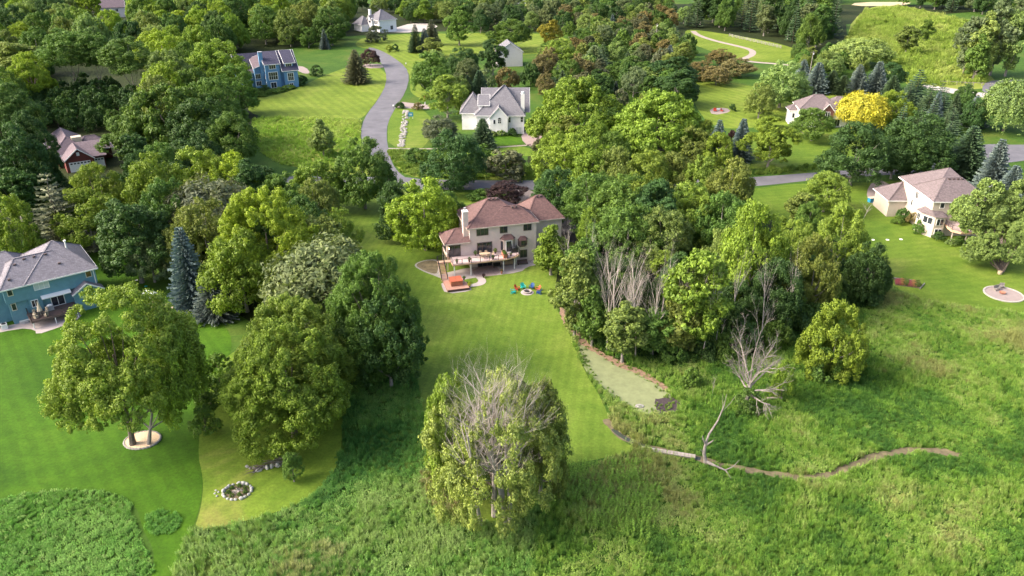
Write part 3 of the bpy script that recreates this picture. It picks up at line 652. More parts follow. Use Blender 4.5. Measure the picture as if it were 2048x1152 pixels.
def railing(p, pts, z, h=.95, step=1.35, mat='black', name='railing', balus=.0, top=.07):
    """posts are separate children, rails join one mesh"""
    r = None
    for a, b in zip(pts[:-1], pts[1:]):
        za, zb = (z, z) if len(a) == 2 else (a[2], b[2])
        q = MB().obox((a[0], a[1], za + h), (b[0], b[1], zb + h), top, .05).build(name, M[mat], p)
        r = r or q
        MB().obox((a[0], a[1], za + .12), (b[0], b[1], zb + .12), .04, .04).build('bottom_rail', M[mat], q)
        L = math.dist(a[:2], b[:2])
        if balus:
            n = int(L / balus); bm = None
            for i in range(1, n):
                t = i / n; x, y, zz = a[0] + (b[0] - a[0]) * t, a[1] + (b[1] - a[1]) * t, za + (zb - za) * t
                if bm is None: bm = MB().box(-.011, .011, -.011, .011, .12, h - .02).mesh('baluster'); bm.materials.append(M[mat])
                link('baluster', bm, None, q).location = (x, y, zz)
    for a, b in zip(pts[:-1], pts[1:]):
        za, zb = (z, z) if len(a) == 2 else (a[2], b[2]); L = math.dist(a[:2], b[:2]); n = max(1, round(L / step))
        for i in range(n + 1):
            t = i / n; x, y, zz = a[0] + (b[0] - a[0]) * t, a[1] + (b[1] - a[1]) * t, za + (zb - za) * t
            MB().box(x - .045, x + .045, y - .045, y + .045, zz, zz + h + .05).build('railing_post', M[mat], r)
    return r

# ---- the beige three-storey house in the middle
Y0 = R(15.9); HM = house('beige_house', 'three-storey beige house with reddish brown hip roof and long raised rear deck, centre', -7.87, 135.75, Y0)
def hl(x, y):                                          # local to world for the middle house
    return (-7.87 + x * math.cos(Y0) - y * math.sin(Y0), 135.75 + x * math.sin(Y0) + y * math.cos(Y0))
walls(HM, M['beige'], [(0, 12.0, 0, 9.5, 0, 8.0), (12.0, 12.97, .0, 5.6, 0, 7.98), (12.97, 19.9, 5.2, 13.2, 0, 6.15), (-4.4, 0, 0, .12, 2.75, 5.4), (-4.4, -4.28, .12, 5, 2.75, 3.5), (-4.4, -4.28, .12, .5, 3.5, 5.4), (-4.4, -4.28, 4.6, 5, 3.5, 5.4), (-4.4, 0, 4.88, 5, 2.75, 5.4)])
MB().box(-4.4, 0, 0.12, 4.88, 2.55, 2.75).build('porch_floor', M['rimwood'], HM)
for x, y in ((-4.3, .1), (-4.3, 4.8), (-4.3, 2.5)): post(HM, x, y, 0, 2.55, .2, 'tan', 'porch_post')
hip(HM, M['roof_red'], -.5, 11.9, -.32, 10, 8.06, (4.7, 4.75), (6.5, 4.75), 11.85, M['tan'])
hip(HM, M['roof_red'], 2.6, 13.5, -.35, 6.3, 8.07, (7.2, 2.97), (10.2, 2.97), 10.60, M['tan'], right=True)
hip(HM, M['roof_red'], 12.2, 20.4, 4.7, 13.7, 6.25, (15.6, 9.2), (16.9, 9.2), 9.9, M['tan'])
hip(HM, M['roof_red'], -4.9, 0.0, -.5, 5.5, 5.5, (-2.3, 2.5), (-.05, 2.5), 7.3, M['tan'])
vents(HM, [(4.9, 4.3, 11.75), (5.7, 4.3, 11.75), (6.5, 4.3, 11.75), (8.9, 2.4, 10.5), (9.7, 2.4, 10.5), (15.8, 8.8, 9.8), (16.6, 8.8, 9.8)], 'brownframe', .2)
ch = MB().box(-1.0, -.02, .7, 1.75, 2.6, 11.0).build('chimney', M['beige'], HM)
MB().box(-1.06, .04, .64, 1.81, 11.0, 11.12).build('chimney_cap', M['white'], ch); MB().lathe([(.16, 0), (.16, .5), (.24, .52), (.24, .62)], (-.5, 1.2, 11.12), 10).build('flue', M['grey'], ch)
for a in ((1.4, 3.5, 6.45, 7.75, 3), (5.9, 7.2, 6.5, 7.75, 2), (10.5, 11.9, 6.5, 7.75, 2)): window(HM, a[0], a[1], a[2], a[3], cols=a[4], frame='brownframe')
window(HM, 1.5, 4.15, 2.85, 4.85, cols=3, frame='brownframe', fw=.14, name='sliding_door')
window(HM, -3.9, -1.9, 2.85, 4.9, cols=2, frame='brownframe', fw=.12, name='sliding_door')
window(HM, 9.85, 11.1, 1.05, 2.45, cols=2, frame='brownframe'); window(HM, 1.5, 4.15, .1, 2.1, cols=3, frame='brownframe', name='walkout_door')
window(HM, 6.9, 8.4, .6, 1.9, cols=2, frame='brownframe')
window(HM, .55, 4.55, 3.6, 5.2, 'L', -4.4, cols=4, frame='brownframe', name='porch_screen')
# bay with the deck door and a small corbelled bay window
bay = MB().prism([(5.9, 0), (6.35, -.8), (8.2, -.8), (8.65, 0)], 2.75, 5.3).build('bay_wall', M['beige'], HM)
MB().add([(5.7, .05, 5.3), (6.25, -1.0, 5.3), (8.3, -1.0, 5.3), (8.85, .05, 5.3), (6.6, .05, 6.15), (7.95, .05, 6.15)], [(0, 1, 4), (1, 2, 5, 4), (2, 3, 5), (3, 2, 1, 0), (0, 4, 5, 3)]).build('bay_roof', M['roof_red'], HM)
window(HM, 6.85, 7.75, 2.85, 5.0, at_=-.8, cols=1, frame='white', fw=.12, name='deck_door')
for a, b, s in (((5.9, 0), (6.35, -.8), 0), ((8.2, -.8), (8.65, 0), 1)):
    o = MB().box(.12, .8, -.06, 0, 0, 1.9).build('bay_window', M['brownframe'], HM); o.location = (a[0], a[1], 3.1); o.rotation_euler = (0, 0, math.atan2(b[1] - a[1], b[0] - a[0]))
    q = MB().box(.2, .72, -.085, -.06, .1, 1.8).build('pane', M['glass'], o)
b2 = MB().prism([(9.35, 0), (9.75, -.55), (10.8, -.55), (11.2, 0)], 3.55, 4.75).build('bay_window', M['brownframe'], HM)
MB().box(9.85, 10.7, -.59, -.55, 3.7, 4.6).build('pane', M['glass'], b2)
MB().add([(9.2, .05, 4.75), (9.68, -.72, 4.75), (10.87, -.72, 4.75), (11.35, .05, 4.75), (9.85, .05, 5.45), (10.7, .05, 5.45)], [(0, 1, 4), (1, 2, 5, 4), (2, 3, 5), (3, 2, 1, 0), (0, 4, 5, 3)]).build('bay_roof', M['roof_red'], HM)
MB().add([(9.35, 0, 3.55), (9.75, -.55, 3.55), (10.8, -.55, 3.55), (11.2, 0, 3.55), (9.8, 0, 3.15), (10.75, 0, 3.15)], [(0, 1, 4), (1, 2, 5, 4), (2, 3, 5), (0, 4, 5, 3)]).build('bay_corbel', M['brownframe'], HM)
# deck, boards, posts, railing, stairs
DK = [(-4.1, -.02), (-4.1, -3.65), (6.3, -3.65), (8.3, -3.0), (9.05, -2.1), (9.05, -.02)]
deck = MB().prism(DK, 2.44, 2.68).build('deck_frame', M['rimwood'], HM)
bm_ = MB()
n = 26
for i in range(n):
    y0 = -3.6 + i * 3.56 / n; y1 = y0 + 3.56 / n - .012; x1 = 9.0 if y1 > -2.1 else (6.3 + (y0 + 3.65) * 2.7 / 1.55)
    pl = MB().box(-4.05, min(9.0, x1), y0, y1, 2.68, 2.72).build('deck_board', M['deckwood'], deck)
for x, y in ((-3.75, -3.3), (-.65, -3.3), (5.6, -3.3), (7.9, -2.6), (8.7, -.9)): post(HM, x, y, 0, 2.44, .15, 'white', 'deck_post')
railing(HM, [(-4.05, -.1), (-4.05, -1.0)], 2.72); railing(HM, [(-4.05, -2.0), (-4.05, -3.6), (6.3, -3.6), (8.25, -2.95), (9.0, -2.1), (9.0, -.1)], 2.72, step=1.6)
st = MB().box(-6.5, -4.1, -2.0, -1.0, 2.46, 2.7).build('stair_landing', M['rimwood'], HM)
for i in range(13):
    t = i / 13; MB().box(-6.45, -5.45, -2.25 - i * .235, -2.0 - i * .235, 2.44 - (i + .3) * .172, 2.5 - (i + .3) * .172).build('stair_tread', M['padwood'], HM)
for x in (-6.5, -5.4):
    MB().obox((x, -1.95, 2.45), (x, -5.1, .45), .07, .28).build('stair_stringer', M['rimwood'], HM)
    railing(HM, [(x, -2.0, 2.55), (x, -5.0, .55)], 0, .95, 1.4, balus=.16)
railing(HM, [(-4.15, -1.0), (-6.48, -1.0), (-6.48, -2.0)], 2.7, balus=.16)
pad = MB().prism([(-6.3, -9.2), (-2.3, -9.2), (-2.3, -6.9), (-3.0, -5.2), (-6.3, -5.0)], .12, .5).build('tub_platform', M['padwood'], HM); pad['label'] = 'low red-brown timber platform under the hot tub'
MB().prism([(-6.22, -9.22), (-2.28, -9.22), (-2.28, -9.26), (-6.22, -9.26)], .14, .44).build('platform_skirt', M['clay'], pad)
def lsheet(name, pts, z, mat, sm=2): return sheet(name, [hl(*p) for p in pts], z, mat, sm, ground=True, reg='hard')
lsheet('patio', [(-6.0, 0), (-6.2, -4.8), (-3.2, -4.7), (-2.2, -4.7), (-.1, -4.4), (2.6, -4.5), (8.6, -4.5), (10.4, -2.5), (12.9, -2.0), (13.2, -.3), (12.9, 0)], .034, M['patio'], 1)
lsheet('patio', [(.2, -.2), (-.1, -4.0), (1.0, -4.42), (4.9, -4.42), (5.1, -.2)], .040, M['paver'], 1)
lsheet('path', [(-.1, -4.3), (1.3, -4.4), (1.6, -6.2), (1.0, -7.5), (-.2, -8.1), (-2.4, -8.1), (-2.4, -7.0), (-1.2, -7.0), (-.2, -6.6), (.2, -5.6)], .046, M['patio'], 2)
lsheet('path', [(-6.8, -9.7), (-2.0, -9.7), (-1.9, -8.0), (-2.2, -6.5), (-3.0, -4.8), (-6.2, -4.7), (-6.8, -5.5)], .042, M['patio'], 1)
lsheet('garden_bed', [(-10.4, 4.4), (-9.0, 1.0), (-7.0, -1.8), (-6.1, -3.4), (-5.8, 1.0), (-4.6, 5.4), (-7.6, 6.2)], .030, M['stone'], 2)
lsheet('garden_bed', [(-10.0, 4.3), (-8.7, 1.2), (-6.8, -1.3), (-6.0, 1.0), (-5.2, 5.0), (-7.6, 5.8)], .036, M['brownsoil'], 2)
lsheet('garden_bed', [(13, 1), (13.2, -1.8), (16, -1.0), (16, 3), (13, 4)], .030, M['redmulch'], 1)

# ---- teal house at the left edge
YL = R(38.3); HL = house('teal_house', 'teal-sided two-storey house with grey hip roof and small deck, left edge', -81.39, 112.91, YL)
walls(HL, M['teal'], [(0, 13.66, 0, 11, 3.9, 6.6), (.3, 13.4, .45, 11, 0, 3.9), (-6, .3, 2.2, 12, 0, 6.5), (9.5, 13.9, -1.3, .45, 0, 3.45), (3.1, 5.0, .05, .45, 0, 3.9)])
hip(HL, M['roof_grey'], -.45, 12.5, -.45, 9.3, 6.62, (3.0, 4.4), (8.6, 4.4), 9.7, M['white'])
hip(HL, M['roof_grey'], 3.0, 14.1, -.47, 12.5, 6.65, (9.0, 6.0), (9.4, 6.0), 10.7, M['white'])
hip(HL, M['roof_grey'], -7, 5.5, 1.6, 14, 6.58, (-1.0, 8.2), (2.4, 8.2), 9.9, M['white'])
gable(HL, M['roof_grey'], M['teal'], 9.5, 13.9, -1.3, .4, 3.45, 4.85, 'y', .3, M['white'])
MB().add([(4.9, -.9, 3.75), (9.3, -.9, 3.75), (9.3, .4, 4.1), (4.9, .4, 4.1), (4.9, -.9, 3.6), (9.3, -.9, 3.6), (9.3, .4, 3.95), (4.9, .4, 3.95)], [(0, 1, 2, 3), (7, 6, 5, 4), (0, 4, 5, 1), (1, 5, 6, 2), (3, 7, 4, 0)]).build('porch_roof', M['white'], HL)
vents(HL, [(2.9, 3.3, 9.0), (4.4, 3.9, 9.4), (5.9, 3.9, 9.4), (7.6, 3.9, 9.4), (1.4, 1.0, 7.6), (9.0, 1.8, 8.1), (0, 6.5, 8.8), (.9, 7.2, 9.2)], 'brownframe', .2)
vp = MB().lathe([(.13, 0), (.13, 1.5), (.22, 1.55), (.22, 1.75)], (10.9, 4.3, 9.2), 10).build('vent_pipe', M['white'], HL)
window(HL, .62, 1.25, 5.3, 6.35, cols=1, frame='cream'); window(HL, 4.4, 6.5, 5.2, 6.4, cols=3, frame='white', glass='blind'); window(HL, 12.2, 12.95, 5.3, 6.4, cols=1, frame='cream', glass='warmglass')
window(HL, .65, 1.2, 2.5, 3.6, at_=.45, cols=1, frame='cream'); window(HL, 3.45, 4.33, 2.4, 3.5, at_=.05, cols=2, frame='white')
window(HL, 6.3, 8.15, 1.5, 3.55, at_=.45, cols=2, frame='white', name='sliding_door', fw=.12)
dl = MB().prism([(2.3, .3), (2.4, -3.4), (9.4, -3.4), (9.4, .3)], 1.12, 1.4).build('deck', M['brownframe'], HL)
for i in range(20): MB().box(2.42, 9.38, -3.38 + i * .184, -3.22 + i * .184, 1.4, 1.43).build('deck_board', M['brownframe'], dl)
railing(HL, [(2.45, .2), (2.45, -3.35), (9.3, -3.35)], 1.43, step=2.4, balus=.14, top=.14)
for x, y in ((2.6, -3.2), (5.8, -3.2), (9.1, -3.2)): post(HL, x, y, 0, 1.12, .14, 'white', 'deck_post')
MB().box(13.3, 13.45, -.05, .02, 3.4, 6.5).build('downspout', M['white'], HL)
def ll(x, y): return (-81.39 + x * math.cos(YL) - y * math.sin(YL), 112.91 + x * math.sin(YL) + y * math.cos(YL))
def at_house(o, f, x, y, z, rz, yaw): wx, wy = f(x, y); o.location = (wx, wy, z); o.rotation_euler = (0, 0, yaw + rz); return o
sheet('path', [ll(*p) for p in [(-7, 1.8), (-6, -.8), (.6, -1.4), (2.6, -3.6), (2.4, -5.6), (5.5, -5.2), (9.6, -4.0), (9.6, .4), (.3, .4)]], .034, M['patio'], 1, ground=True, reg='hard')

# ---- blue house upper left
YB = R(25.9); HB = house('blue_house', 'tall blue-sided house with slate-blue steep roof and white windows, upper left', -90.99, 296.71, YB)
walls(HB, M['blue'], [(0, 5.2, 0, 12, 0, 8.7), (5.2, 6.4, 1.0, 12, 0, 8.0), (6.4, 11.3, -1.6, 10, 0, 6.3), (-3.6, 0, 2.6, 10, 0, 7.6), (7.2, 10.2, -.2, 4, 6.3, 8.6)])
def shed(p, mat, pts, th=.18, trim=None, name='roof'):
    """roof slab through four corners (x,y,z)"""
    v = list(pts) + [(x, y, z - th) for x, y, z in pts]; r = MB().add(v, [(0, 1, 2, 3), (7, 6, 5, 4), (0, 4, 5, 1), (1, 5, 6, 2), (2, 6, 7, 3), (3, 7, 4, 0)]).build(name, mat, p)
    if trim:
        t = MB()
        for i in range(4):
            a = pts[i]; b = pts[(i + 1) % 4]; t.obox((a[0], a[1], a[2] - .12), (b[0], b[1], b[2] - .12), .10, .24)
        t.build('fascia', trim, r)
    return r
shed(HB, M['roof_navy'], [(-.5, -.5, 8.7), (5.6, -.5, 8.7), (5.6, 6.6, 12.4), (-.5, 6.6, 12.4)], trim=M['white'])
shed(HB, M['roof_navy'], [(-.5, 6.6, 12.4), (11.8, 6.6, 12.4), (11.8, 14, 7.5), (-.5, 14, 7.5)], trim=M['white'])
shed(HB, M['roof_navy'], [(5.6, -2.1, 6.2), (11.9, -2.1, 6.2), (11.9, 6.6, 12.36), (5.6, 6.6, 12.36)], trim=M['white'])
shed(HB, M['roof_navy'], [(6.7, -.7, 8.75), (11.0, -.7, 8.75), (11.0, 6.6, 12.44), (6.7, 6.6, 12.44)], trim=M['white'])
gable(HB, M['roof_navy'], M['blue'], -9.6, 0, 6.4, 14, 7.4, 11.6, 'x', .4, M['white'])
walls(HB, M['blue'], [(-9.5, -3.6, 6.4, 13.8, 0, 7.4)])
shed(HB, M['roof_purple'], [(-4.0, 2.2, 7.2), (.1, 2.2, 8.6), (.1, 9.0, 11.2), (-4.0, 9.0, 9.9)], trim=M['white'])
c2 = MB().box(-1.5, -.1, 2.0, 3.3, 0, 12.8).build('chimney', M['blue'], HB); MB().box(-1.56, -.04, 1.94, 3.36, 12.8, 13.0).build('chimney_cap', M['grey'], c2)
window(HB, 1.5, 3.75, 7.0, 8.4, cols=3, frame='white', fw=.16); window(HB, 1.0, 4.1, 3.1, 5.7, cols=4, rows=2, frame='white', fw=.2)
window(HB, 1.4, 3.3, .1, 2.0, cols=2, frame='white', fw=.2, name='patio_door'); window(HB, 7.5, 9.6, 6.95, 8.35, at_=-.2, cols=3, frame='white', fw=.16)
window(HB, 7.6, 9.6, 2.6, 5.2, at_=-1.6, cols=3, rows=2, frame='white', fw=.2); window(HB, 7.9, 9.2, .4, 1.5, at_=-1.6, cols=2, frame='white', fw=.14)
window(HB, -3.4, -1.7, 3.4, 5.0, at_=2.6, cols=3, frame='white', fw=.16); window(HB, -3.4, -1.7, .8, 2.4, at_=2.6, cols=3, frame='white', fw=.16)
for z in (.6, 3.4, 6.2): window(HB, 1.0, 2.0, z, z + 1.5, 'L', -.0, cols=1, frame='white', fw=.14)
walls(HB, M['blue'], [(-8.2, -3.6, 4.6, 6.4, 0, 5.6)])
shed(HB, M['roof_purple'], [(-8.6, 4.2, 5.4), (-3.5, 4.2, 5.4), (-3.5, 6.5, 6.9), (-8.6, 6.5, 6.9)], trim=M['white'])
window(HB, -7.4, -4.4, 3.2, 4.8, at_=4.6, cols=4, frame='white', fw=.16); window(HB, -7.4, -4.8, .6, 2.2, at_=4.6, cols=3, frame='white', fw=.16)

# ---- white house in the upper middle
HW = house('white_house', 'white house with steep grey hip roof, front gable and arched window, upper middle', -1.18, 232.29, 0.0)
walls(HW, M['whiteside'], [(-9.4, 4.8, 0, 14, 0, 5.5), (-5.3, -.1, -1.5, 0, 0, 5.6), (-14, -9.4, 5, 15, 0, 5.0)])
hip(HW, M['roof_mid'], -9.9, 5.2, -.5, 15, 5.6, (-1.4, 7.2), (-1.0, 7.6), 13.0, M['white'])
gable(HW, M['roof_mid'], M['whiteside'], -7.9, 6.3, 2.6, 15.5, 6.2, 11.9, 'x', .2, M['white'])
gable(HW, M['roof_mid'], M['whiteside'], -5.3, -.1, -1.5, 3.6, 5.6, 8.4, 'y', .35, M['white'])
hip(HW, M['roof_mid'], -14.6, -7, 4.2, 15.8, 5.2, (-10.8, 8), (-10.8, 11.5), 10.0, M['white'])
shed(HW, M['roof_mid'], [(-9.0, 1.6, 8.2), (-5.4, 1.6, 8.2), (-5.4, 5.6, 10.6), (-9.0, 5.6, 10.6)], trim=M['white'])
walls(HW, M['whiteside'], [(-8.7, -5.6, 1.9, 5, 6.5, 8.1)], 'dormer_wall')
MB().box(3.8, 4.9, 2.2, 3.3, 5.5, 11.4).lathe([(.55, 0), (.5, .4), (.3, .65)], (4.35, 2.75, 11.4), 10).build('chimney', M['white'], HW)
window(HW, -.0 + .15, .75, 3.5, 5.0, cols=1, rows=2, frame='white', glass='glass'); window(HW, 3.75, 4.45, 3.6, 5.1, cols=1, rows=2); window(HW, 2.4, 3.95, .2, 2.0, cols=2, glass='blind')
window(HW, -4.3, -3.75, 3.4, 4.6, at_=-1.5, cols=1); window(HW, -3.4, -1.6, .4, 1.4, at_=-1.5, cols=2)
o = window(HW, -2.95, -2.05, 3.6, 4.6, at_=-1.5, cols=2, rows=2)
MB().add([(.45 + .54 * math.cos(t * math.pi / 8), -.08, 1.1 + .54 * math.sin(t * math.pi / 8)) for t in range(9)] + [(.45 + .54 * math.cos(t * math.pi / 8), 0, 1.1 + .54 * math.sin(t * math.pi / 8)) for t in range(9)], [tuple(range(9))] + [(i, i + 9, i + 10, i + 1) for i in range(8)]).build('arched_pane', M['glass'], o)

# ---- tan house on the right
HR = house('tan_house', 'tan two-storey house with mauve-brown hip roofs and white chimney, right side', 85.96, 151.94, R(-.8))
walls(HR, M['tan'], [(0, 11.2, 0, 9.2, 0, 7.5), (-3.7, 2.0, 11, 18.4, 0, 3.75), (0, 10, 9.2, 15, 0, 7.48)])
hip(HR, M['roof_tan'], -.45, 11.7, -.45, 9.9, 7.56, (3.6, 4.6), (7.0, 4.6), 11.1, M['white'])
hip(HR, M['roof_tan'], -.42, 11.0, 1.0, 16.0, 7.59, (5.9, 8.6), (6.3, 8.6), 11.9, M['white'])
hip(HR, M['roof_tan'], -4.2, 5.2, 10.6, 19.0, 3.85, (-.3, 14.2), (1.9, 14.6), 7.0, M['white'])
c3 = MB().box(10.9, 12.6, 1.6, 2.8, 0, 9.6).build('chimney', M['tan'], HR); MB().box(10.85, 12.65, 1.55, 2.85, 9.6, 9.78).build('chimney_cap', M['white'], c3); MB().lathe([(.16, 0), (.16, .5), (.25, .55)], (12.1, 2.2, 9.78), 9).build('flue', M['white'], c3)
vents(HR, [(4.2, 4.2, 10.9), (5.1, 4.2, 10.9), (6.0, 4.2, 10.9), (6.8, 4.2, 10.9), (.3, 13.9, 6.85), (1.2, 13.9, 6.85)], 'brownframe', .2)
window(HR, 1.4, 2.2, 6.1, 7.3, cols=1, frame='white'); window(HR, 5.2, 6.8, 6.1, 7.3, cols=2)
window(HR, 6.6, 7.7, 5.6, 7.0, 'L', 0, cols=2); window(HR, 4.3, 5.1, 2.9, 4.0, 'L', 0, cols=2); window(HR, 8.3, 8.9, 3.6, 4.8, 'L', 0, cols=1)
bayp = [(-1.1, 3.4), (-1.1, 1.5), (.5, -1.1), (2.6, -1.1), (3.1, 0), (.02, .02), (0.02, 3.4)]
bw = MB().prism(bayp, 0, 4.5).build('bay_wall', M['tan'], HR)
MB().add([(-1.35, 3.6, 4.5), (-1.35, 1.4, 4.5), (.35, -1.4, 4.5), (2.8, -1.4, 4.5), (3.4, .05, 4.5), (-.02, 3.0, 5.4), (-.02, -.02, 5.6), (2.2, -.02, 5.4)], [(0, 1, 5), (1, 2, 6, 5), (2, 3, 7, 6), (3, 4, 7), (4, 3, 2, 1, 0)]).build('bay_roof', M['roof_tan'], HR)
for a, b, zz in (((-1.1, 1.5), (.5, -1.1), 2.7), ((.5, -1.1), (2.6, -1.1), 2.7), ((.5, -1.1), (2.6, -1.1), .5), ((-1.1, 3.3), (-1.1, 1.6), 2.7)):
    L = math.dist(a, b); fr = MB()
    w0, w1 = L * .16, L * .84
    fr.box(w0, w1, -.08, 0, 0, 1.45); o = fr.build('window', M['white'], HR); o.location = (a[0], a[1], zz); o.rotation_euler = (0, 0, math.atan2(b[1] - a[1], b[0] - a[0]))
    for k in range(2): MB().box(w0 + .08 + k * (w1 - w0) / 2, w0 - .06 + (k + 1) * (w1 - w0) / 2, -.11, -.08, .08, 1.37).build('pane', M['glass'], o)
dr = MB().prism([(3.1, -.05), (2.9, -3.6), (4.2, -4.9), (9.5, -4.9), (9.5, -.05)], 2.3, 2.75).build('deck', M['rimwood'], HR)
for i in range(22): MB().box(3.1 if i > 5 else 4.2 - i * .2, 9.45, -4.85 + i * .218, -4.65 + i * .218, 2.75, 2.78).build('deck_board', M['deckwood'], dr)
railing(HR, [(3.0, -.2), (2.95, -3.6), (4.2, -4.8), (9.4, -4.8)], 2.78, step=1.7, mat='brownframe', balus=.15)
for x, y in ((3.4, -3.4), (5.6, -4.6), (9.2, -4.6)): post(HR, x, y, 0, 2.3, .18, 'tan', 'deck_post')

# ---- red house at far left, mostly behind trees
HD = house('red_house', 'dark red house with purple-brown roof and white garage doors among trees, far left', -113.4, 193.9, R(34.1))
walls(HD, M['redside'], [(0, 6.4, 0, 6, 0, 3.4), (-1, 6, 5.5, 24, 0, 3.4), (6.4, 9.2, .9, 10, 0, 3.2), (9.2, 12.2, 9, 14, 0, 3.2)])
gable(HD, M['roof_purple'], M['redside'], 0, 6.4, 0, 7.0, 3.4, 6.0, 'y', .45, M['white'])
hip(HD, M['roof_purple'], -2.5, 6.9, 5.0, 25, 3.5, (2.2, 9.4), (2.2, 20.5), 7.2, M['white'])
shed(HD, M['roof_purple'], [(5.2, .3, 3.3), (9.8, .3, 3.3), (9.8, 7.0, 5.9), (3.4, 7.0, 5.9)])
hip(HD, M['roof_purple'], 4, 12.6, 6.8, 15, 3.4, (6.5, 10.6), (9.0, 10.6), 6.4, M['white'])
MB().box(3.3, 5.6, 8.2, 10.2, 5.6, 6.9).build('skylight_box', M['canvas'], HD)
gd = MB().box(.7, 5.7, -.06, -.003, .05, 2.6).build('garage_door', M['white'], HD)
for i in range(6): MB().box(1.0 + i * .8, 1.5 + i * .8, -.09, -.06, 2.05, 2.4).build('pane', M['glass'], gd)
g2 = MB().box(6.7, 9.0, .84, .897, .05, 2.6).build('garage_door', M['white'], HD)
for i in range(3): MB().box(6.9 + i * .7, 7.4 + i * .7, .8, .84, 2.05, 2.4).build('pane', M['glass'], g2)
MB().prism([(2.85, 0), (3.55, 0), (3.55, -.05), (2.85, -.05)], 4.1, 5.0).build('gable_vent', M['white'], HD)

# ---- white house far back
HF = house('white_far_house', 'small white house with grey hip roof far behind the road bend', -70.4, 437.0, R(40.2))
walls(HF, M['whiteside'], [(0, 10.6, 0, 11, 0, 6.2), (-.9, 4.2, 11, 14, 0, 6.0), (-1.2, 0, 5.5, 9.5, 0, 7.0), (-5.5, 0, 9, 17, 0, 3.4)])
hip(HF, M['roof_mid'], -.5, 11.1, -.5, 12, 6.3, (5.0, 5.6), (5.4, 5.8), 11.2, M['white'])
hip(HF, M['roof_mid'], -6, 2, 8.5, 18, 3.6, (-2, 12), (-2, 14), 7.6, M['white'])
gable(HF, M['roof_mid'], M['whiteside'], -1.6, 3, 5.5, 9.5, 6.4, 8.4, 'x', .3, M['white'])
MB().box(.2, 1.4, 9.6, 10.6, 6, 11.0).build('chimney', M['white'], HF)
window(HF, 6.9, 8.3, 1.2, 3.0, cols=2, frame='grey', fw=.12); window(HF, 6.5, 8.5, 4.6, 5.6, 'L', -1.2, cols=3, frame='grey'); window(HF, 1.6, 2.6, 4.3, 5.6, 'L', 0, cols=1, frame='grey'); window(HF, 3.4, 4.4, 4.3, 5.6, 'L', 0, cols=1, frame='grey')

# ---- house behind the yellow tree
HY = house('brick_white_house', 'white and brown-brick house with mauve roof behind the golden yellow tree', 88.2, 240.5, R(-6.5))
walls(HY, M['whiteside'], [(0, 6.2, 0, 9, 0, 5.4), (-2.2, 0, 3.4, 8, 0, 4.2), (9.8, 16, 1.0, 10, 0, 5.2)]); walls(HY, M['brick'], [(6.2, 9.8, -.8, 9, 0, 5.5)])
hip(HY, M['roof_tan'], -.5, 12.2, -.5, 9.8, 5.6, (4.6, 4.6), (7.0, 4.8), 9.2, M['white'])
hip(HY, M['roof_tan'], 8, 16.8, .4, 10.6, 5.4, (11.6, 5.4), (13, 5.4), 8.6, M['white'])
gable(HY, M['roof_tan'], M['brick'], 6.2, 9.8, -.8, 5, 5.4, 7.5, 'y', .3, M['white'])
hip(HY, M['roof_tan'], -2.7, 1, 3.0, 8.5, 4.3, (-.8, 5.4), (-.8, 6.2), 5.8, M['white'])
window(HY, 7.4, 8.6, 3.4, 5.0, at_=-.8, cols=2); window(HY, -1.4, -.7, 2.0, 3.4, at_=3.4, cols=1); window(HY, 3.2, 4.2, 3.0, 4.2, cols=1); window(HY, 10.2, 12.4, .4, 2.4, at_=1.0, cols=3)
MB().box(9.9, 13.5, -.4, .98, 3.0, 3.2).box(9.9, 13.5, -.42, -.36, 3.2, 4.1).build('balcony', M['white'], HY)

# ---- grey house end showing between trees, and distant buildings at the top edge
HG = house('grey_house', 'pale grey house end with white roof edge between trees, top middle', -6.0, 340.0, R(8))
walls(HG, M['greyside'], [(0, 10.6, 0, 9.5, 0, 6.2)]); gable(HG, M['roof_mid'], M['greyside'], 0, 10.6, 0, 10, 6.2, 9.8, 'y', .4, M['white']); window(HG, 3, 4.2, 3.6, 5, cols=2)
HT = house('distant_house', 'purple-grey roofed house peeking out of the forest, top left', at(205, 36)[0], at(205, 36)[1], R(20))
walls(HT, M['greyside'], [(0, 13, 0, 9, 0, 6.2)]); gable(HT, M['roof_purple'], M['greyside'], 0, 13, 0, 9, 6.2, 10.4, 'x', .5, M['white']); window(HT, 3, 4.4, 3.4, 5, cols=2); window(HT, 8, 9.4, 3.4, 5, cols=2)
HN = house('distant_barn', 'pale low building at the top edge behind the far lawn', -8, 572, R(3), 12)
walls(HN, M['whiteside'], [(0, 26, 0, 10, 0, 4)]); gable(HN, M['roof_mid'], M['whiteside'], 0, 26, 0, 10, 4, 7.4, 'x', .4, M['white']); window(HN, 4, 8, .4, 2.6, cols=2, name='door', glass='warmglass')

# ------------------------------------------------------------------ things around the middle house
def put(o, lx, ly, z=0, rz=0):
    x, y = hl(lx, ly); o.location = (x, y, z); o.rotation_euler = (0, 0, Y0 + rz); return o
hot = put(empty('hot_tub', label='square red cedar hot tub with folded cover on the timber platform', cat='hot tub'), -4.3, -6.9, .5)
MB().box(-1.05, 1.05, -1.05, 1.05, 0, .82).build('tub_shell', M['redwood'], hot)
cv = MB().box(-1.12, -.02, -1.12, 1.12, .82, .95).box(.02, 1.12, -1.12, 1.12, .82, .95).build('cover', M['orangep'], hot)
for i in range(11): MB().box(-1.0 + i * .182, -.86 + i * .182, -1.075, -1.05, .03, .8).build('panel_slat', M['redwood'], hot)
MB().box(.95, 1.5, -.1, .9, -.1, .35).build('tub_step', M['canvas'], hot)

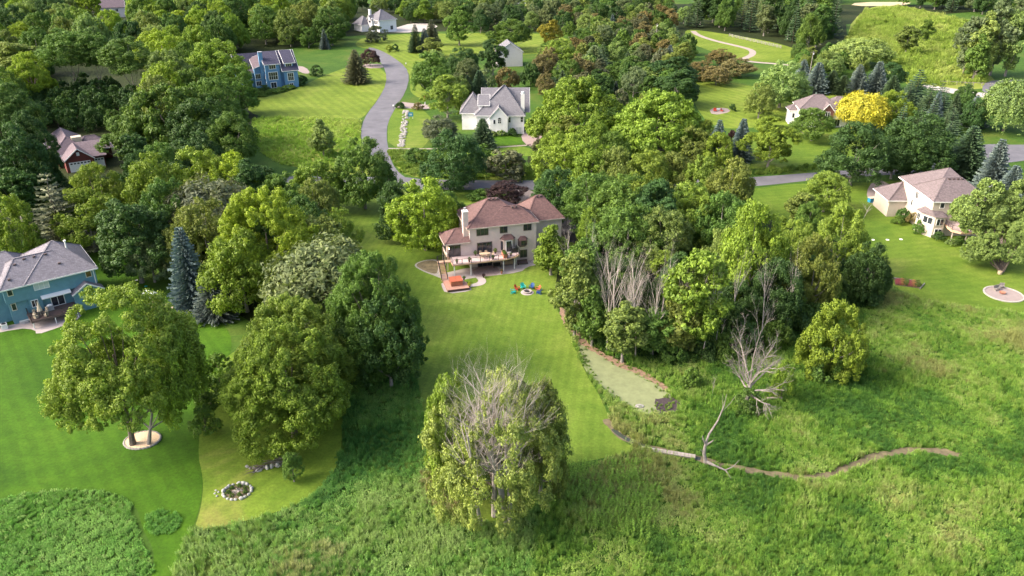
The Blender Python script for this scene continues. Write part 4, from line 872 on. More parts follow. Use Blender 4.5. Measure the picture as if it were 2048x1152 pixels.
def adirondack(name, mat, label, lx, ly, face):
    t = put(empty(name, label=label, cat='chair', group='plastic garden chairs round the fire pit'), lx, ly, .022, face)
    for i in range(5): MB().obox((-.26 + i * .13, -.28, .36 - .0), (-.26 + i * .13, .28, .24), .115, .025).build('seat_slat', mat, t)
    for i in range(5): MB().obox((-.24 + i * .12, .24, .24), (-.30 + i * .15, .52, 1.0 - .07 * abs(i - 2)), .115, .025).build('back_slat', mat, t)
    for s in (-1, 1):
        MB().obox((s * .36, -.38, .56), (s * .36, .36, .54), .13, .03).build('armrest', mat, t)
        MB().obox((s * .33, -.30, 0), (s * .33, -.30, .55), .09, .05).build('leg', mat, t); MB().obox((s * .30, -.34, .34), (s * .30, .55, .02), .05, .11).build('leg', mat, t)
    return t
pitc = (7.28, -13.0)
for (lx, ly, mt, lb) in ((4.87, -12.6, 'aqua', 'turquoise garden chair left of the fire pit, leftmost of the ring'), (5.85, -11.5, 'redp', 'dark red garden chair between the two turquoise chairs'),
                         (7.05, -11.2, 'aqua', 'turquoise garden chair directly behind the fire pit'), (8.5, -11.7, 'bluep', 'blue garden chair behind the fire pit on its right'),
                         (9.35, -12.7, 'orangep', 'orange-red garden chair right of the fire pit'), (9.1, -14.0, 'bluep', 'blue garden chair nearest the camera at the right of the fire pit')):
    adirondack('garden_chair', M[mt], lb, lx, ly, math.atan2(pitc[1] - ly, pitc[0] - lx) + math.pi / 2)
fp = put(empty('fire_pit', label='round stone-block fire pit with ash on the lawn among coloured chairs', cat='fire pit'), *pitc, .022)
MB().lathe([(.1, 0), (1.15, 0), (1.15, .05), (.1, .06)], n=18).build('gravel_ring', M['patio'], fp); MB().lathe([(.05, .06), (.5, .07), (.5, .2), (.05, .16)], n=14).build('ash', M['ash'], fp)
bk = None
for i in range(14):
    a = i / 14 * 6.283
    if bk is None: bk = MB().box(-.14, .14, -.10, .10, .05, .36).mesh('block'); bk.materials.append(M['patio'])
    b = link('block', bk, None, fp); b.location = (.68 * math.cos(a), .68 * math.sin(a), 0); b.rotation_euler = (0, 0, a + math.pi / 2)
MB().obox((-.3, -.2, .22), (.35, .15, .26), .09, .09).obox((-.2, .3, .22), (.2, -.3, .3), .08, .08).build('charred_log', M['black'], fp)

def plant_ball(mat, parent, z, r, seed, col, name='leaves'):
    me, W, H, B = PROTO['B'][seed % 3]; o = link(name, me, None, parent); s = 2 * r / W; o.scale = (s, s, s * 1.1); o.location = (0, 0, z); o.color = (*COL[col], 1); return o
def potted(name, lx, ly, z, h, r, col, label, mat='clay'):
    t = put(empty(name, label=label, cat='potted plant', group='potted plants on the deck and patio'), lx, ly, z)
    MB().lathe([(.13 * h * 2, 0), (.2 * h * 2, h * .9), (.22 * h * 2, h), (.17 * h * 2, h)], n=10).build('pot', M[mat], t); plant_ball(None, t, h * .85, r, int(lx * 3 + 50), col); return t
potted('potted_plant', -3.2, -3.2, 2.72, .5, .3, 'md', 'dark potted plant at the left front corner of the deck')
potted('potted_plant', -.9, -3.3, 2.72, .5, .34, 'g', 'potted plant by the deck railing, second from the left')
potted('potted_plant', 3.6, -3.25, 2.72, .55, .32, 'md', 'dark potted plant by the middle of the deck railing')
potted('potted_plant', .9, -.7, 2.72, .45, .42, 'g', 'green potted plant against the wall left of the patio table')
potted('potted_plant', 4.75, -.7, 2.72, .45, .42, 'yo', 'light potted plant against the wall right of the sliding door')
potted('potted_plant', 7.2, -2.7, 2.72, .45, .2, 'yo', 'small pot standing on the right end of the deck')
potted('potted_plant', 5.0, -4.2, .04, .5, .3, 'br', 'reddish pot at the patio edge beside the middle deck post', 'redwood')
potted('potted_plant', 1.35, -4.9, .04, .4, .35, 'pu', 'dark red bushy pot at the bend of the garden path')
potted('potted_plant', -2.55, -5.9, .5, .45, .32, 'g', 'green pot at the right rear corner of the hot tub')
potted('potted_plant', -2.05, -8.2, .05, .4, .42, 'ye', 'yellow flowering pot beside the hot tub platform')
pb = put(empty('planter_box', label='tall wooden planter box with green plants on the deck', cat='planter'), 6.0, -2.6, 2.72)
for s in (-1, 1):
    MB().obox((s * .38, -.75, .35), (s * .38, .75, .55), .05, .75).build('side_board', M['redwood'], pb)
MB().box(-.38, .38, -.8, -.74, .0, .75).box(-.38, .38, .74, .8, .15, .95).box(-.36, .36, -.74, .74, .45, .55).build('end_board', M['redwood'], pb)
for k in (-.45, .05, .5): q = plant_ball(None, pb, .5, .42, int(k * 9 + 30), 'g'); q.location.y = k
tb = put(empty('patio_table', label='wooden dining table in the middle of the deck', cat='table'), 2.4, -1.7, 2.72)
MB().prism([(1.1 * math.cos(a / 12 * 6.283), .55 * math.sin(a / 12 * 6.283)) for a in range(12)], .70, .75).build('tabletop', M['wood'], tb)
for sx in (-1, 1):
    for sy in (-1, 1): MB().box(sx * .6 - .04, sx * .6 + .04, sy * .28 - .04, sy * .28 + .04, 0, .7).build('leg', M['wood'], tb)
def dchair(lx, ly, rz, label, mat='wood', z=2.72):
    t = put(empty('patio_chair', label=label, cat='chair', group='chairs at the deck table'), lx, ly, z, rz)
    MB().box(-.24, .24, -.24, .24, .40, .45).build('seat', M[mat], t); MB().box(-.24, .24, .21, .25, .45, .95).build('backrest', M[mat], t)
    for sx in (-1, 1):
        for sy in (-1, 1): MB().box(sx * .21 - .02, sx * .21 + .02, sy * .21 - .02, sy * .21 + .02, 0, .4).build('leg', M['black'], t)
dchair(1.8, -.95, 0, 'wooden chair behind the deck table, left one'); dchair(2.9, -.95, 0, 'wooden chair behind the deck table, right one')
dchair(1.9, -2.5, math.pi, 'wooden chair in front of the deck table, left one'); dchair(2.9, -2.5, math.pi, 'wooden chair in front of the deck table, right one'); dchair(3.85, -1.7, -math.pi / 2, 'wooden chair at the right end of the deck table')
gr = put(empty('gas_grill', label='covered black gas grill at the right end of the deck', cat='grill'), 8.35, -1.1, 2.72)
MB().box(-.62, .62, -.3, .3, .0, .85).build('cabinet', M['black'], gr); MB().lathe([(.35, 0), (.34, .12), (.2, .3), (.05, .36)], (0, 0, .85), 10, 1.5, 1).build('lid', M['black'], gr); MB().box(-.85, -.62, -.22, .22, .78, .82).box(.62, .85, -.22, .22, .78, .82).build('side_shelf', M['black'], gr)
um = put(empty('patio_umbrella', label='closed black umbrella standing beside the grill', cat='umbrella'), 7.7, -.9, 2.72)
MB().tube([(0, 0, 0), (0, 0, 2.3)], .03).build('pole', M['black'], um); MB().lathe([(.2, .6), (.16, 1.4), (.06, 2.2)], n=8).build('canopy', M['black'], um); MB().lathe([(.3, 0), (.3, .08), (.1, .12)], n=10).build('base', M['grey'], um)
bn = put(empty('bench', label='dark metal bench under the deck by the walkout door', cat='bench'), 4.9, -1.2, .04)
MB().box(-.7, .7, -.25, .25, .4, .46).build('seat', M['black'], bn); MB().box(-.7, .7, .22, .26, .46, .9).build('backrest', M['black'], bn)
for s in (-.62, .62): MB().box(s - .03, s + .03, -.22, .22, 0, .4).build('leg', M['black'], bn)
fw = put(empty('firewood_rack', label='rack of stacked firewood against the wall under the deck', cat='firewood'), 7.4, -.5, .04)
MB().box(-.95, -.9, -.25, .25, 0, 1.0).box(.9, .95, -.25, .25, 0, 1.0).box(-.95, .95, -.25, .25, .05, .1).build('rack', M['black'], fw)
for i in range(11):
    for j in range(5): MB().tube([(-.8 + i * .16, -.24, .18 + j * .16), (-.8 + i * .16, .24, .18 + j * .16)], .075, 6).build('log', M['wood'], fw)
bd = put(empty('lounge_bench', label='dark low lounge bench on the patio right of the deck posts', cat='bench'), 10.0, -1.0, .04)
MB().box(-1.0, 1.0, -.35, .35, .3, .4).build('seat', M['brownframe'], bd); MB().box(-1.0, 1.0, .3, .36, .4, .8).build('backrest', M['brownframe'], bd)
for s in (-.9, .9): MB().box(s - .04, s + .04, -.3, .3, 0, .3).build('leg', M['black'], bd)
bc = put(empty('bicycle', label='dark bicycle parked by the right corner of the beige house', cat='bicycle'), 12.4, -1.1, .04)
for x in (-.5, .5):
    w_ = MB(); w_.tube([(x + .32 * math.cos(a / 12 * 6.283), 0, .33 + .32 * math.sin(a / 12 * 6.283)) for a in range(13)], .025, 5); w_.build('wheel', M['black'], bc)
MB().tube([(-.5, 0, .33), (-.15, 0, .75), (.38, 0, .75), (-.02, 0, .33), (-.15, 0, .75)], .022, 5).tube([(.5, 0, .33), (.36, 0, .95)], .022, 5).build('frame', M['grey'], bc); MB().box(-.25, -.05, -.05, .05, .82, .88).build('saddle', M['black'], bc); MB().box(.32, .38, -.25, .25, .95, .98).build('handlebar', M['black'], bc)
wl = put(empty('wall_lamp', label='lit wall lamp beside the porch sliding door', cat='lamp'), -4.0, -.08, 4.5)
me_, ne_, be_ = new_mat('lamp_glow'); be_.inputs['Emission Color'].default_value = (1, .72, .35, 1); be_.inputs['Emission Strength'].default_value = 5
MB().box(-.07, .07, -.14, -.02, -.12, .14).build('lamp_shade', me_, wl)

# ------------------------------------------------------------------ things around the teal house and the left lawn
def putl(o, lx, ly, z=0, rz=0):
    x, y = ll(lx, ly); o.location = (x, y, z); o.rotation_euler = (0, 0, YL + rz); return o
u2 = putl(empty('patio_umbrella', label='closed cream umbrella standing in a round table on the teal house deck', cat='umbrella'), 4.1, -1.7, 1.43)
MB().tube([(0, 0, 0), (0, 0, 2.5)], .03).build('pole', M['white'], u2); MB().lathe([(.42, .8), (.36, 1.1), (.17, 1.9), (.05, 2.45)], n=8).build('canopy', M['canvas'], u2)
t2 = putl(empty('patio_table', label='round glass-topped table around the cream umbrella', cat='table'), 4.1, -1.7, 1.43)
MB().lathe([(.1, .70), (.75, .70), (.75, .74), (.1, .74)], n=14).build('tabletop', M['glass'], t2)
for a in range(4): MB().box(.5 * math.cos(a * 1.57 + .78) - .02, .5 * math.cos(a * 1.57 + .78) + .02, .5 * math.sin(a * 1.57 + .78) - .02, .5 * math.sin(a * 1.57 + .78) + .02, 0, .7).build('leg', M['grey'], t2)
for i, a in enumerate((-.9, .6, 2.2, 3.8)):
    t = putl(empty('patio_chair', label='tan wicker chair at the cream umbrella table, ' + ('front right', 'rear right', 'rear left', 'front left')[i], cat='chair', group='chairs on the teal house deck'), 4.1 + 1.05 * math.cos(a), -1.7 + 1.05 * math.sin(a), 1.43, a - math.pi / 2)
    MB().box(-.26, .26, -.26, .26, .0, .42).build('seat', M['canvas'], t); MB().box(-.26, .26, .2, .28, .42, .85).build('backrest', M['canvas'], t)
g3 = putl(empty('gas_grill', label='grey gas grill with white lid on the teal house deck', cat='grill'), 5.75, -.7, 1.43)
MB().box(-.5, .5, -.28, .28, 0, .8).build('cabinet', M['grey'], g3); MB().lathe([(.3, 0), (.3, .15), (.1, .28)], (0, 0, .8), 10, 1.5, 1).build('lid', M['white'], g3)
ac = putl(empty('air_conditioner', label='white air conditioner unit beside the teal house wall, left edge', cat='air conditioner'), -1.2, -.1, .04)
MB().box(-.45, .45, -.45, .45, 0, .85).build('case', M['white'], ac); MB().lathe([(.02, .86), (.36, .86), (.36, .89), (.02, .9)], n=12).build('fan_grille', M['black'], ac)
ww = putl(empty('window_well', label='low grey window well cover at the foot of the teal wall', cat='window well'), 1.9, .0, .04)
MB().prism([(-.9, .4), (-.8, -.2), (-.3, -.45), (.3, -.45), (.8, -.2), (.9, .4)], 0, .4).build('well', M['grey'], ww); MB().prism([(-.85, .38), (-.75, -.18), (.75, -.18), (.85, .38)], .4, .43).build('cover', M['blind'], ww)

sw = empty('swing_set', (*at(334, 632), 0), R(-35), 'timber swing set with small slatted roof behind the large left tree', 'swing set')
MB().obox((-2.4, 0, 2.3), (2.4, 0, 2.3), .12, .14).build('beam', M['wood'], sw)
for sx in (-2.3, 2.3):
    for sy in (-1, 1): MB().obox((sx, 0, 2.3), (sx * 1.08, sy * 1.2, 0), .10, .10).build('leg', M['wood'], sw)
MB().obox((2.45, -.9, .6), (2.45, .9, .6), .08, .08).build('crossbar', M['wood'], sw)
for x in (-1.2, .9):
    s_ = MB().box(x - .22, x + .22, -.1, .1, .5, .54).build('swing_seat', M['black'], sw)
    MB().tube([(x - .2, 0, 2.25), (x - .2, 0, .54)], .012, 3).tube([(x + .2, 0, 2.25), (x + .2, 0, .54)], .012, 3).build('chain', M['grey'], s_)
MB().box(-4.6, -2.6, -.9, .9, 1.3, 1.4).build('platform', M['wood'], sw)
for x, y in ((-4.5, -.8), (-4.5, .8), (-2.7, -.8), (-2.7, .8)): MB().box(x - .06, x + .06, y - .06, y + .06, 0, 3.0).build('post', M['wood'], sw)
MB().add([(-4.8, -1.1, 2.9), (-2.4, -1.1, 2.9), (-2.4, 0, 3.6), (-4.8, 0, 3.6), (-2.4, 1.1, 2.9), (-4.8, 1.1, 2.9)], [(0, 1, 2, 3), (3, 2, 4, 5)]).build('canopy_roof', M['blind'], sw)
for px, py, nm, lb, mt in ((273, 561, 'frisbee', 'small white disc lying on the shaded grass', 'white'), (292, 573, 'frisbee', 'small turquoise disc lying on the shaded grass', 'aqua')):
    o = MB().lathe([(.25, 0), (.3, .05), (.1, .08)], n=10).build(nm, M[mt]); o.location = (*at(px, py), .022); tag(o, lb, 'disc')
# mulch ring round the twin trunks: edging stones are parts
mx, my = at(285, 881); mr = empty('mulch_ring', (mx, my, .02), 0, 'oval bed of pale wood mulch edged in stone round the twin trunks', 'garden bed')
MB().lathe([(.1, .02), (1.8, .02), (1.9, .12), (.3, .22)], n=26, sx=1.15, sy=.98).build('mulch', M['mulch'], mr)
em = [rock_mesh(300 + i, .26, .16, .2) for i in range(3)]
for e_ in em: e_.materials.append(M['stone'])
for i in range(32):
    a = i / 32 * 6.283; b = link('edging_stone', em[i % 3], None, mr); b.location = (2.2 * math.cos(a), 1.88 * math.sin(a), 0); b.rotation_euler = (0, 0, a + math.pi / 2)
# ring of pale boulders with brush in it
rx, ry = at(475, 984); rr_ = empty('stone_fire_ring', (rx, ry, .024), 0, 'ring of pale boulders with brush inside on the left lawn', 'stone ring')
rm = [rock_mesh(400 + i, .30, .22, .34) for i in range(5)]
for e_ in rm: e_.materials.append(M['whitestone'])
for i in range(18):
    a = i / 18 * 6.283 + rnd.uniform(-.06, .06); b = link('boulder', rm[i % 5], None, rr_); s = rnd.uniform(.65, 1.1); b.scale = (s, s, s)
    b.location = (1.62 * math.cos(a), 1.42 * math.sin(a), 0); b.rotation_euler = (0, 0, a + rnd.uniform(1, 2))
MB().lathe([(.05, .02), (1.35, .02), (1.0, .06), (.1, .1)], n=16, sy=.88).build('ash_bed', M['brownsoil'], rr_)
for i in range(14):
    a = rnd.uniform(0, 6.28); MB().tube([(-.6 * math.cos(a) + rnd.uniform(-.4, .3), -.6 * math.sin(a), .08), (rnd.uniform(-.2, .2), 0, .2), (.6 * math.cos(a), .5 * math.sin(a), .16)], [.03, .035, .02], 4).build('stick', M['dead'], rr_)
for k in range(7):
    q = plant_ball(None, rr_, 0, .3, k, 'g', 'weed'); a = k * .9 + 3.4; q.location = (1.0 * math.cos(a), .85 * math.sin(a), 0)
# brush pile with stones beside it
bx, by = at(545, 932); bp = empty('brush_pile', (bx, by, .024), R(28), 'pile of dead brush with grey stones on the left lawn', 'brush pile')
for i in range(70):
    x = rnd.uniform(-2.4, 1.8) if i % 3 else rnd.uniform(-.5, 2.2); y = rnd.uniform(-.4, .5); a = rnd.uniform(-.6, .6) + (math.pi if i % 2 else 0); L = rnd.uniform(.7, 1.6); z = rnd.uniform(.05, .7 - .15 * abs(x))
    MB().tube([(x, y, z), (x + L * .5 * math.cos(a), y + L * .5 * math.sin(a), z + .08), (x + L * math.cos(a), y + L * math.sin(a), max(.03, z + rnd.uniform(-.2, .25)))], [.05, .04, .015], 4).build('branch', M['bark'] if i % 3 else M['greybark'], bp)
sx_, sy_ = at(514, 938)
for k, (dx, dy, s, fl) in enumerate(((-1.3, .35, .8, 1), (-.85, .1, .7, 1), (-.35, .05, .8, 1), (.35, -.25, 1.6, .5), (1.25, .0, 1.0, 1.6), (.8, .35, .8, 1), (1.75, .25, 1.1, 1.4), (2.4, .4, 1.0, 1.7), (-.2, -.6, .6, .4))):
    o = link('field_stone', rm[k % 5], None); o.location = (sx_ + dx, sy_ + dy, .024); o.scale = (s, s, s * fl); o.rotation_euler = (0, 0, k * 1.3)
    tag(o, ('small round grey stone at the left tip of the stone row', 'second stone from the left tip of the stone row', 'third small stone of the row by the brush pile', 'large flat grey slab in front of the brush pile', 'upright stone right of the large flat slab', 'stone half hidden behind the flat slab', 'squat stone in front of the brush pile middle', 'upright pale stone nearest the young tree', 'low stone lying in the grass before the slab')[k], 'stone', 'grey stones laid along the brush pile')
for k, (px, py) in enumerate(((430, 988), (434, 993), (437, 985), (432, 982))):
    o = link('small_stone', rm[(k + 2) % 5], None); o.location = (*at(px, py), .024); o.scale = (.5, .5, .5); o.rotation_euler = (0, 0, k)
    tag(o, ('leftmost', 'nearest', 'right-hand', 'farthest')[k] + ' small stone of the heap left of the boulder ring', 'stone', 'small heap of stones left of the boulder ring')

# ------------------------------------------------------------------ dead logs, boardwalk, drain, garden things on the right
lg = empty('fallen_log', (*at(1464, 721), .15), R(-12), 'pale fallen log lying in the weeds left of the big dead tree', 'log'); MB().tube([(-1.7, 0, .15), (0, .05, .22), (1.7, 0, .2)], [.17, .19, .15], 9).build('stem', M['log'], lg)
l2 = empty('log', (*at(1548, 800), .1), R(4), 'short pale log at the foot of the big dead tree', 'log'); MB().tube([(-1, 0, .2), (1.1, 0, .2)], [.2, .17], 8).build('stem', M['log'], l2)
bwk = empty('boardwalk', (*at(1336, 909), .05), math.atan2(at(1390, 917)[1] - at(1284, 900)[1], at(1390, 917)[0] - at(1284, 900)[0]), 'weathered pale plank footbridge along the ditch', 'footbridge')
LB = math.dist(at(1284, 900), at(1392, 918)); npl = 15
for i in range(npl):
    x = -LB / 2 + LB * i / npl; MB().box(x + .02, x + LB / npl - .02, -.36, .36, .30, .36).build('plank', M['plank'], bwk)
for s in (-.28, .28): MB().box(-LB / 2, LB / 2, s - .06, s + .06, .16, .30).build('stringer', M['greybark'], bwk)
dr_ = empty('drain_cover', (*at(1279, 813), .03), 0, 'small round grey-green drain cover in the mud patch', 'drain cover'); MB().lathe([(.05, .0), (.62, .0), (.58, .12), (.05, .2)], n=14, sx=1.0, sy=.7).build('lid', M['stone'], dr_)
ring = empty('seating_circle', (*at(2007, 589), .02), 0, 'round gravel seating circle edged with stone blocks on the right lawn', 'garden circle')
MB().lathe([(.05, .02), (3.0, .02), (3.0, .05), (.05, .06)], n=28).build('gravel', M['drive'], ring)
pm_ = MB().box(-.2, .2, -.12, .12, 0, .16).mesh('edging_block'); pm_.materials.append(M['concrete'])
for i in range(44):
    a = i / 44 * 6.283; b = link('edging_block', pm_, None, ring); b.location = (3.1 * math.cos(a), 3.1 * math.sin(a), 0); b.rotation_euler = (0, 0, a + math.pi / 2)
f2 = empty('fire_bowl', (*at(2004, 588), .08), 0, 'rusty fire bowl in the middle of the gravel circle', 'fire bowl'); MB().lathe([(.2, 0), (.5, .2), (.55, .32), (.3, .26)], n=12).build('bowl', M['redwood'], f2)
for k, (px, py, a) in enumerate(((1993, 581, .4), (2003, 577, -.2))):
    t = empty('log_bench', (*at(px, py), .08), a, ('grey wooden bench left of the fire bowl', 'grey wooden chair behind the fire bowl')[k], 'bench')
    MB().box(-.7 + k * .3, .7 - k * .3, -.25, .25, .38, .44).build('seat', M['greybark'], t); MB().box(-.7 + k * .3, .7 - k * .3, .2, .26, .44, .95).build('backrest', M['greybark'], t)
    for s in (-.5, .5): MB().box(s * (1 - k * .4) - .05, s * (1 - k * .4) + .05, -.22, .22, 0, .38).build('leg', M['greybark'], t)
fb = empty('flower_bed', (*at(1818, 569), .02), R(-20), 'timber-edged flower bed with pink and orange flowers at the meadow edge', 'flower bed')
MB().obox((-2.6, 1.6, .15), (1.0, 1.6, .15), .12, .3).build('edging_timber', M['greybark'], fb); MB().obox((2.6, 1.0, .15), (1.6, -1.6, .15), .12, .3).build('edging_timber', M['greybark'], fb); MB().box(-2.4, 2.0, -1.2, 1.5, 0, .08).build('soil', M['brownsoil'], fb)
for k in range(12):
    me, W, H, B = PROTO['B'][k % 3]; o = link('flowers', me, None, fb); o.scale = (.32, .32, .28); o.location = (-1.8 + (k % 6) * .62, -.6 + (k // 6) * .9, .05); o.color = ((.42, .13, .17, 1), (.42, .24, .12, 1), (.13, .18, .05, 1))[k % 3]
pt = empty('planter', (*at(1999, 548), .02), 0, 'orange-brown wooden barrel planter at the foot of the leaning willow', 'planter'); MB().lathe([(.35, 0), (.42, .35), (.38, .6), (.28, .6)], n=12).build('barrel', M['wood'], pt)
for k, (px, py, lb) in enumerate(((1746, 480, 'white round utility lid on the right lawn, leftmost'), (1775, 480, 'white round utility lid on the right lawn, middle one'), (1802, 479, 'white round utility lid on the right lawn, rightmost'))):
    o = MB().lathe([(.35, 0), (.35, .06), (.1, .08)], n=12).build('utility_cover', M['white']); o.location = (*at(px, py), .02); tag(o, lb, 'utility lid', 'white lids set in the right lawn')
gb_ = empty('green_bin', (*at(1743, 404), .04), .3, 'dark green bin at the left corner of the tan house garage', 'bin'); MB().box(-.8, .8, -.5, .5, 0, 1.0).build('bin_body', M['signblue'], gb_); MB().box(-.85, .85, -.55, .55, 1.0, 1.08).build('lid', M['canvas'], gb_)
po_ = empty('fire_table', (*at(1437, 221), .04), 0, 'round grey fire table on the distant gravel patio', 'fire table'); MB().lathe([(.9, 0), (1.0, .5), (.4, .6)], n=12).build('bowl', M['grey'], po_)
for k, (px, col) in enumerate(((1430, 'redp'), (1444, 'redp'))):
    t = empty('garden_chair', (*at(px, 223), .04), k, ('red chair left of the distant fire table', 'red chair right of the distant fire table')[k], 'chair'); MB().box(-.5, .5, -.4, .4, .2, .45).build('seat', M[col], t); MB().box(-.5, .5, .35, .45, .4, 1.1).build('backrest', M[col], t)
# utility poles
for px, pb_, h, lb in ((1310, 95, 11, 'grey wooden utility pole with a lamp above the mixed trees'), (1617, 160, 11, 'grey leaning utility pole among the shrubs behind the spruces')):
    t = empty('utility_pole', (*at(px, pb_), 0), 0, lb, 'pole'); MB().tube([(0, 0, 0), (.15, 0, h)], [.17, .12], 8).build('pole', M['greybark'], t); MB().box(-.8, .9, -.06, .06, h - .6, h - .45).build('crossarm', M['greybark'], t); MB().box(.1, .5, -.2, .2, h - 1.3, h - .8).build('transformer', M['white'], t)
# split rail fence by the trail
fa, fb_ = at(1458, 73), at(1562, 97); fl = math.dist(fa, fb_); fn = empty('rail_fence', (*fa, 0), math.atan2(fb_[1] - fa[1], fb_[0] - fa[0]), 'grey split-rail fence running beside the distant trail', 'fence'); nb_ = 14
for i in range(nb_ + 1): MB().box(i * fl / nb_ - .1, i * fl / nb_ + .1, -.1, .1, 0, 1.5).build('post', M['greybark'], fn)
for i in range(nb_):
    for z in (.45, .9, 1.3): MB().obox((i * fl / nb_, .0, z), ((i + 1) * fl / nb_, .0, z), .08, .11).build('rail', M['stone'], fn)
pf0, pf1 = at(1880, 168), at(2048, 176); fl = math.dist(pf0, pf1); fn = empty('pasture_fence', (*pf0, 0), math.atan2(pf1[1] - pf0[1], pf1[0] - pf0[0]), 'thin wooden fence along the far county road', 'fence')
for i in range(11): MB().box(i * fl / 10 - .1, i * fl / 10 + .1, -.1, .1, 0, 1.3).build('post', M['greybark'], fn)
for i in range(10): MB().obox((i * fl / 10, 0, 1.1), ((i + 1) * fl / 10, 0, 1.1), .1, .14).build('rail', M['greybark'], fn)
# sign, mailboxes, lamp post by the road
sg = empty('yard_sign', (*at(822, 238), .02), .1, 'blue square yard sign on the lawn strip beside the road', 'sign'); MB().box(-.75, .75, -.04, .04, .8, 2.1).build('panel', M['signblue'], sg); MB().box(-.4, .4, -.055, -.04, 1.2, 1.7).build('print', M['blind'], sg)
for s in (-.6, .6): MB().box(s - .05, s + .05, -.04, .04, 0, .8).build('post', M['white'], sg)
def mailbox(px, py, lb):
    t = empty('mailbox', (*at(px, py), .02), 0, lb, 'mailbox'); MB().box(-.07, .07, -.07, .07, 0, 1.1).build('post', M['greybark'], t); MB().box(-.2, .2, -.35, .35, 1.1, 1.45).build('box', M['white'], t)
mailbox(787, 219, 'white mailbox at the road beside the pink driveway'); mailbox(812, 133, 'mailbox on a post at the outside of the road bend')
lp = empty('lamp_post', (*at(850, 209), .03), 0, 'white lamp post with orange top beside the pink driveway', 'lamp post'); MB().box(-.15, .15, -.15, .15, 0, 2.2).build('post', M['white'], lp); MB().lathe([(.2, 0), (.25, .35), (.05, .5)], (0, 0, 2.2), 8).build('lantern', M['orangep'], lp)
# dry stone swale
sm = [rock_mesh(500 + i, .42, .34, .3) for i in range(4)]
for e_ in sm: e_.materials.append(M['stone'])
swp = empty('stone_swale', (*at(808, 258), .02), 0, 'strip of pale rocks running down the lawn beside the road', 'rock strip'); c0 = at(808, 258)
line = smoothline([at(*p) for p in [(812, 222), (809, 240), (808, 258), (805, 275), (802, 294)]], 2); q = 0
for i in range(150):
    t = rnd.uniform(0, len(line) - 1.001); k = int(t); x = line[k][0] + (line[k + 1][0] - line[k][0]) * (t - k) + rnd.uniform(-.8, .8); y = line[k][1] + (line[k + 1][1] - line[k][1]) * (t - k)
    o = link('stone', sm[i % 4], None, swp); o.location = (x - c0[0], y - c0[1], 0); s = rnd.uniform(.7, 1.5); o.scale = (s, s, s * .8); o.rotation_euler = (0, 0, rnd.uniform(0, 6))

# ------------------------------------------------------------------ named trees, near to far (surveyed from the picture)
T('G', 222, 575, 20, 305, 'yo', 'huge yellow-tinged tree rising from the mulch ring on the left lawn', base=882, foot=272, v=1, cbo=.25)
T('O', 322, 652, 14, 128, 'yg', 'smaller side crown right of the huge tree in the mulch ring', base=886, foot=300, v=0, cbo=.25)
T('G', 562, 650, 17, 285, 'yg', 'big rounded yellow-green tree shading the dry left lawn', base=864, v=0, rot=1.9, cbo=.1)
for px_, pb_, w_, h_, lb in ((412, 868, 70, 4.2, 'dark leafy mound left of the big dry-lawn tree, nearest one'), (425, 815, 75, 4.5, 'dark leafy mound left of the big dry-lawn tree, middle one'), (440, 765, 70, 4.5, 'dark leafy mound left of the big dry-lawn tree, farthest one')):
    x, y = at(px_, pb_); tree('B', x, y, h_, w_ / pxm(x, y, 2), 'g', lb)
T('G', 575, 596, 17, 250, 'yo', 'olive-yellow tree just behind the big tree on the dry left lawn', base=800, v=0)
T('G', 740, 505, 17, 200, 'g', 'tall tree with dark flank leaning over the main lawn from the left', base=745, v=1)
T('O', 770, 590, 13, 150, 'dg', 'lower mid green tree at the left edge of the main lawn', base=772, v=1)
T('O', 690, 640, 12, 130, 'md', 'deep green tree between the two big lawn-edge trees on the left', base=760, v=0)
T('W', 640, 466, 17, 215, 'gg', 'large soft grey-green willow left of the main lawn', base=650, v=0)
T('G', 520, 378, 19, 235, 'by', 'large bright yellow-green tree behind the grey-green willow', base=592, v=0)
T('O', 470, 455, 15, 160, 'yg', 'yellow-green tree between the blue spruces and the willow', base=620, v=2)
T('S', 356, 452, 15, 72, 'bl', 'tall blue-grey spruce with orange-brown tip right of the teal house', base=612)
T('S', 415, 545, 9, 78, 'bl', 'shorter full blue spruce at the edge of the shaded lawn', base=634)
T('S', 378, 556, 6, 30, 'sg', 'small thin green spruce between the two blue spruces', base=612)
T('O', 290, 462, 10, 95, 'gg', 'dark bluish rounded tree at the back of the shaded lawn', base=562)
T('P', 88, 342, 17, 135, 'gb', 'big greyish pine standing behind the teal house', base=505)
T('G', 188, 326, 17, 140, 'yg', 'yellow-green tree in front of the red house', base=470, v=1)
T('O', 165, 380, 15, 150, 'yg', 'yellow-green lower tree left of centre behind the teal house', base=500)
T('O', 300, 308, 17, 130, 'yg', 'yellow-green tree second in the row right of the red house', v=0)
T('O', 390, 298, 17, 150, 'yg', 'wide yellow-green tree in the row below the wild grass field', v=1)
T('O', 455, 304, 16, 120, 'by', 'bright tree at the right of the row below the wild grass field', v=2)
T('O', 250, 396, 16, 150, 'dg', 'dark tree behind the shaded lawn of the teal house', v=3)
T('W', 415, 345, 16, 165, 'gb', 'dull grey-green feathery tree above the blue spruces', v=1)
T('O', 400, 400, 16, 140, 'ol', 'olive tree directly above the blue spruces', v=0)
T('O', 330, 355, 16, 120, 'md', 'deep green tree in the middle of the left tree belt', v=1)
T('O', 505, 318, 15, 110, 'dg', 'dark tree below the wild grass field, right part', v=3)
T('O', 560, 345, 13, 110, 'g', 'mid green tree left of the yellow roadside tree', v=1)
T('O', 630, 318, 13, 120, 'yg', 'yellow-green tree beside the road junction with visible trunk', base=415, v=2)
T('O', 720, 276, 14, 122, 'g', 'mid green shade tree on mulch by the road junction', base=415, v=1)
T('O', 672, 418, 12, 90, 'yo', 'yellowish tree at the left side of the main lawn top', v=0)
